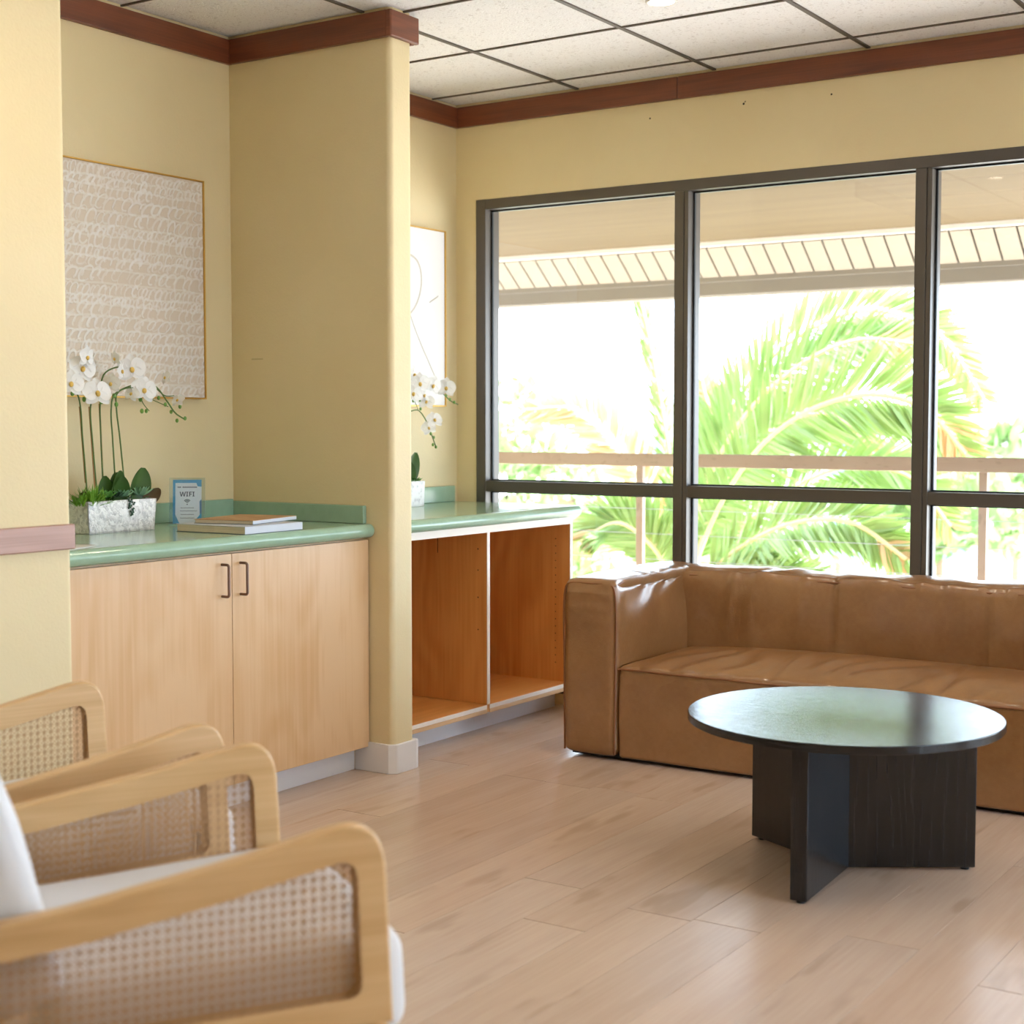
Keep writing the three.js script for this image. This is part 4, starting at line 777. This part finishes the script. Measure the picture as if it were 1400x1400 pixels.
{
  seed = 41;
  const Z = -10.6, base = onZ(935, 805, Z), t = thing('palm_tree', 'bright green feather palm arching past the balcony railing', 'palm', [base.x, GROUND, Z]);
  const O = V(base.x, GROUND, Z), at = (x, y, dz = 0) => onZ(x, y, Z + dz).sub(O);
  { const h = base.y - GROUND, g = new THREE.CylinderGeometry(0.17, 0.24, h, 18, 40), p = g.attributes.position; for (let i = 0; i < p.count; i++) { const y = p.getY(i), k = 1 + 0.08 * Math.sin(y * 40); p.setX(i, p.getX(i) * k); p.setZ(i, p.getZ(i) * k); } g.translate(0, h / 2, 0); mesh('trunk', g, M.bark, t); }
  const F = (pts, len, m, side) => frond(t, pts.map(([x, y, z]) => at(x, y, (z ?? 0) * (z < 0 ? 0.4 : 1))), len * 0.68, m, side);
  F([[940, 800], [985, 690, 0.3], [1045, 605, 0.6], [1120, 555, 0.8], [1200, 540, 0.9], [1265, 560, 0.9], [1320, 620, 0.8]], 0.75, M.frond, V(0.1, 0.2, 1));
  F([[938, 795, -0.1], [965, 650, -0.3], [1020, 530, -0.5], [1100, 455, -0.6], [1190, 425, -0.7], [1280, 455, -0.7], [1345, 545, -0.7]], 0.6, M.frond, V(0.2, 0.2, 1));
  F([[936, 795, -0.2], [960, 680, -0.2], [1010, 580, -0.2], [1085, 505, -0.1], [1170, 465, 0], [1255, 470, 0]], 0.7, M.frond, V(0.3, 0.5, 1));
  F([[930, 800, 0], [922, 680, -0.2], [905, 560, -0.4], [885, 450, -0.5], [872, 398, -0.5]], 0.34, M.frond, V(1, 0.1, 0.25));
  F([[945, 805, 0.2], [1010, 750, 0.5], [1085, 715, 0.8], [1165, 715, 1.0], [1240, 765, 1.1]], 0.62, M.frond, V(0, 0.5, 1));
  F([[928, 800, -0.3], [895, 700, -0.8], [845, 610, -1.2], [785, 560, -1.5], [720, 560, -1.6]], 0.6, M.frondDry, V(0, 0.3, 1));
  F([[925, 805, 0.1], [890, 745, 0.3], [845, 715, 0.5], [800, 735, 0.7]], 0.6, M.frond, V(0, 0.5, 1));
  F([[936, 800, -0.5], [955, 690, -1.1], [975, 600, -1.6], [960, 520, -2.0]], 0.6, M.frond, V(0.5, 0.2, 1));
  F([[938, 800, -0.5], [990, 660, -1.2], [1060, 580, -1.8], [1140, 570, -2.2], [1210, 640, -2.4]], 0.65, M.frond, V(0.2, 0.4, 1));
  F([[945, 810, 0.2], [1000, 790, 0.6], [1070, 790, 0.9], [1140, 840, 1.1]], 0.6, M.frond, V(0, 0.6, 1));
  F([[940, 806, -0.3], [1040, 700, -0.9], [1150, 640, -1.3], [1240, 650, -1.5], [1300, 720, -1.6]], 0.62, M.frond, V(0.1, 0.5, 1));
}
M.leaf = phy({ color: 0x8ea766, roughness: 0.7, transmission: 0.3, thickness: 0, side: THREE.DoubleSide });
function leafTree(name, label, cx, cz, h, rx, ry, mat, n, s, sd, group) {   // rooted on the ground, crown of loose leaf clumps
  seed = sd; const t = thing(name, label, 'tree', [cx, GROUND, cz], 0, group), l = [], lf = blade(s, s * 0.6, s * 0.15, 0.15, 0.7, 2, 3), cy = h - ry;
  for (let k = 0; k < 26; k++) {
    const a = rnd() * 6.283, e = Math.acos(rr(-0.8, 1)), r = Math.pow(rnd(), 0.4), c = V(rx * r * Math.sin(e) * Math.cos(a), cy + ry * r * Math.cos(e), rx * r * Math.sin(e) * Math.sin(a)), R = rr(0.22, 0.42) * rx;
    for (let i = 0; i < n / 26; i++) { const d = V(rr(-1, 1), rr(-1, 1), rr(-1, 1)); if (d.length() > 1) continue; l.push(place(lf, c.clone().addScaledVector(d, R), rnd() * 6.28, rr(-1.2, 1.8), 0, rr(0.7, 1.3))); }
  }
  const f = mesh('foliage', merge(l), mat, t); f.userData.kind = 'stuff';
  const tr = [tube([V(0, 0, 0), V(0.05, cy * 0.5, 0.04), V(0, cy, 0)], 0.09, 12, 8)]; for (let k = 0; k < 6; k++) { const a = k * 1.05; tr.push(tube([V(0.03, cy * rr(0.55, 0.8), 0.02), V(rx * 0.3 * Math.cos(a), cy, rx * 0.3 * Math.sin(a)), V(rx * 0.7 * Math.cos(a), cy + ry * rr(0.1, 0.6), rx * 0.7 * Math.sin(a))], 0.035, 8, 6)); }
  mesh('trunk', merge(tr), M.bark, t);
}
{
  const root = (px, py, z) => onZ(px, py, z);
  const T = (name, label, px, topPx, z, rx, ry, n, s, sd) => { const p = root(px, topPx, z); leafTree(name, label, p.x, z, p.y - GROUND, rx, ry, M.leaf, n, s, sd); };
  T('broadleaf_tree', 'green bushy tree beyond the railing next to the white canvas corner', 700, 535, -17, 1.4, 1.7, 2600, 0.2, 11);
  T('broadleaf_tree', 'low green shrub tree growing behind the railing post', 820, 650, -22, 2.0, 1.8, 2600, 0.18, 12);
  T('broadleaf_tree', 'small green tree low outside beside the open shelf unit', 725, 690, -13.5, 0.95, 0.95, 2200, 0.16, 13);
  T('broadleaf_tree', 'green tree low behind the palm trunk', 1000, 630, -27.5, 2.6, 2.2, 2600, 0.2, 14);
  T('broadleaf_tree', 'distant green tree standing before the white building', 1390, 575, -36, 2.0, 1.6, 1500, 0.4, 15);
  T('broadleaf_tree', 'distant green tree far behind the palm tips', 1285, 600, -31, 1.6, 1.6, 1500, 0.4, 16);
}
{
  // white building across the car park
  const p = onZ(1330, 620, -42), t = thing('white_building', 'white two storey building across the car park', 'building', [p.x + 2, GROUND, -42]);
  const w = std({ color: 0xe9e7e4, roughness: 0.85 }), gl = phy({ color: 0x7f99ad, roughness: 0.15 });
  const top = 5.0; mesh('wall', box(-14, 0, -8, 12, top, 0, 0.02), w, t); mesh('roof', box(-14.3, top, -8.3, 12.3, top + 0.3, 0.4, 0.03), w, t);
  for (let i = 0; i < 8; i++) for (const y of [0.9, 3.3]) { const f = mesh('window', box(-12.5 + i * 3.1, y - 0.08, 0, -10.6 + i * 3.1, y + 1.2, 0.05, 0.01), w, t); mesh('pane', box(-12.4 + i * 3.1, y, 0.04, -10.7 + i * 3.1, y + 1.1, 0.07, 0), gl, f); }
  for (const x of [-7.6, -1.4, 4.8, 11]) mesh('pillar', box(x - 0.25, 0, 0.9, x + 0.25, top, 1.4, 0.02), w, t);
}
{
  // parked cars
  const car = (label, px, py, z, turn, c) => {
    const p = onZ(px, py, z), t = thing('parked_car', label, 'car', [p.x, GROUND, z], turn);
    const s = new THREE.Shape(); s.moveTo(-2.1, 0.3); s.lineTo(-2.15, 0.75); s.quadraticCurveTo(-2.0, 0.9, -1.3, 0.95); s.lineTo(-0.75, 1.42); s.lineTo(0.9, 1.45); s.lineTo(1.6, 1.0); s.lineTo(2.1, 0.9); s.lineTo(2.15, 0.35); s.closePath();
    const g = new THREE.ExtrudeGeometry(s, { depth: 1.5, bevelEnabled: true, bevelSize: 0.1, bevelThickness: 0.12, bevelSegments: 3 }); g.translate(0, 0, -0.75); mesh('car_body', flat(g), phy({ color: c, roughness: 0.3, clearcoat: 1 }), t);
    const q = new THREE.Shape(); q.moveTo(-1.1, 0.98); q.lineTo(-0.65, 1.36); q.lineTo(0.82, 1.38); q.lineTo(1.35, 1.02); q.closePath(); const wg = new THREE.ExtrudeGeometry(q, { depth: 1.78, bevelEnabled: false }); wg.translate(0, 0, -0.89); mesh('side_window', flat(wg), phy({ color: 0x5d7d92, roughness: 0.1 }), t);
    for (const x of [-1.35, 1.35]) for (const z2 of [-0.82, 0.82]) { const w = new THREE.CylinderGeometry(0.33, 0.33, 0.22, 20); w.rotateX(Math.PI / 2); w.translate(x, 0.33, z2); mesh('wheel', w, M.foot, t); }
  };
  car('white parked car below the window next to the thin railing post', 1292, 765, -23, 0.2, 0xf0efec);
  car('white parked car in the car park beyond the railing post', 1398, 768, -28, -0.1, 0xe8e8ea);
}
renderer.render(scene, camera);
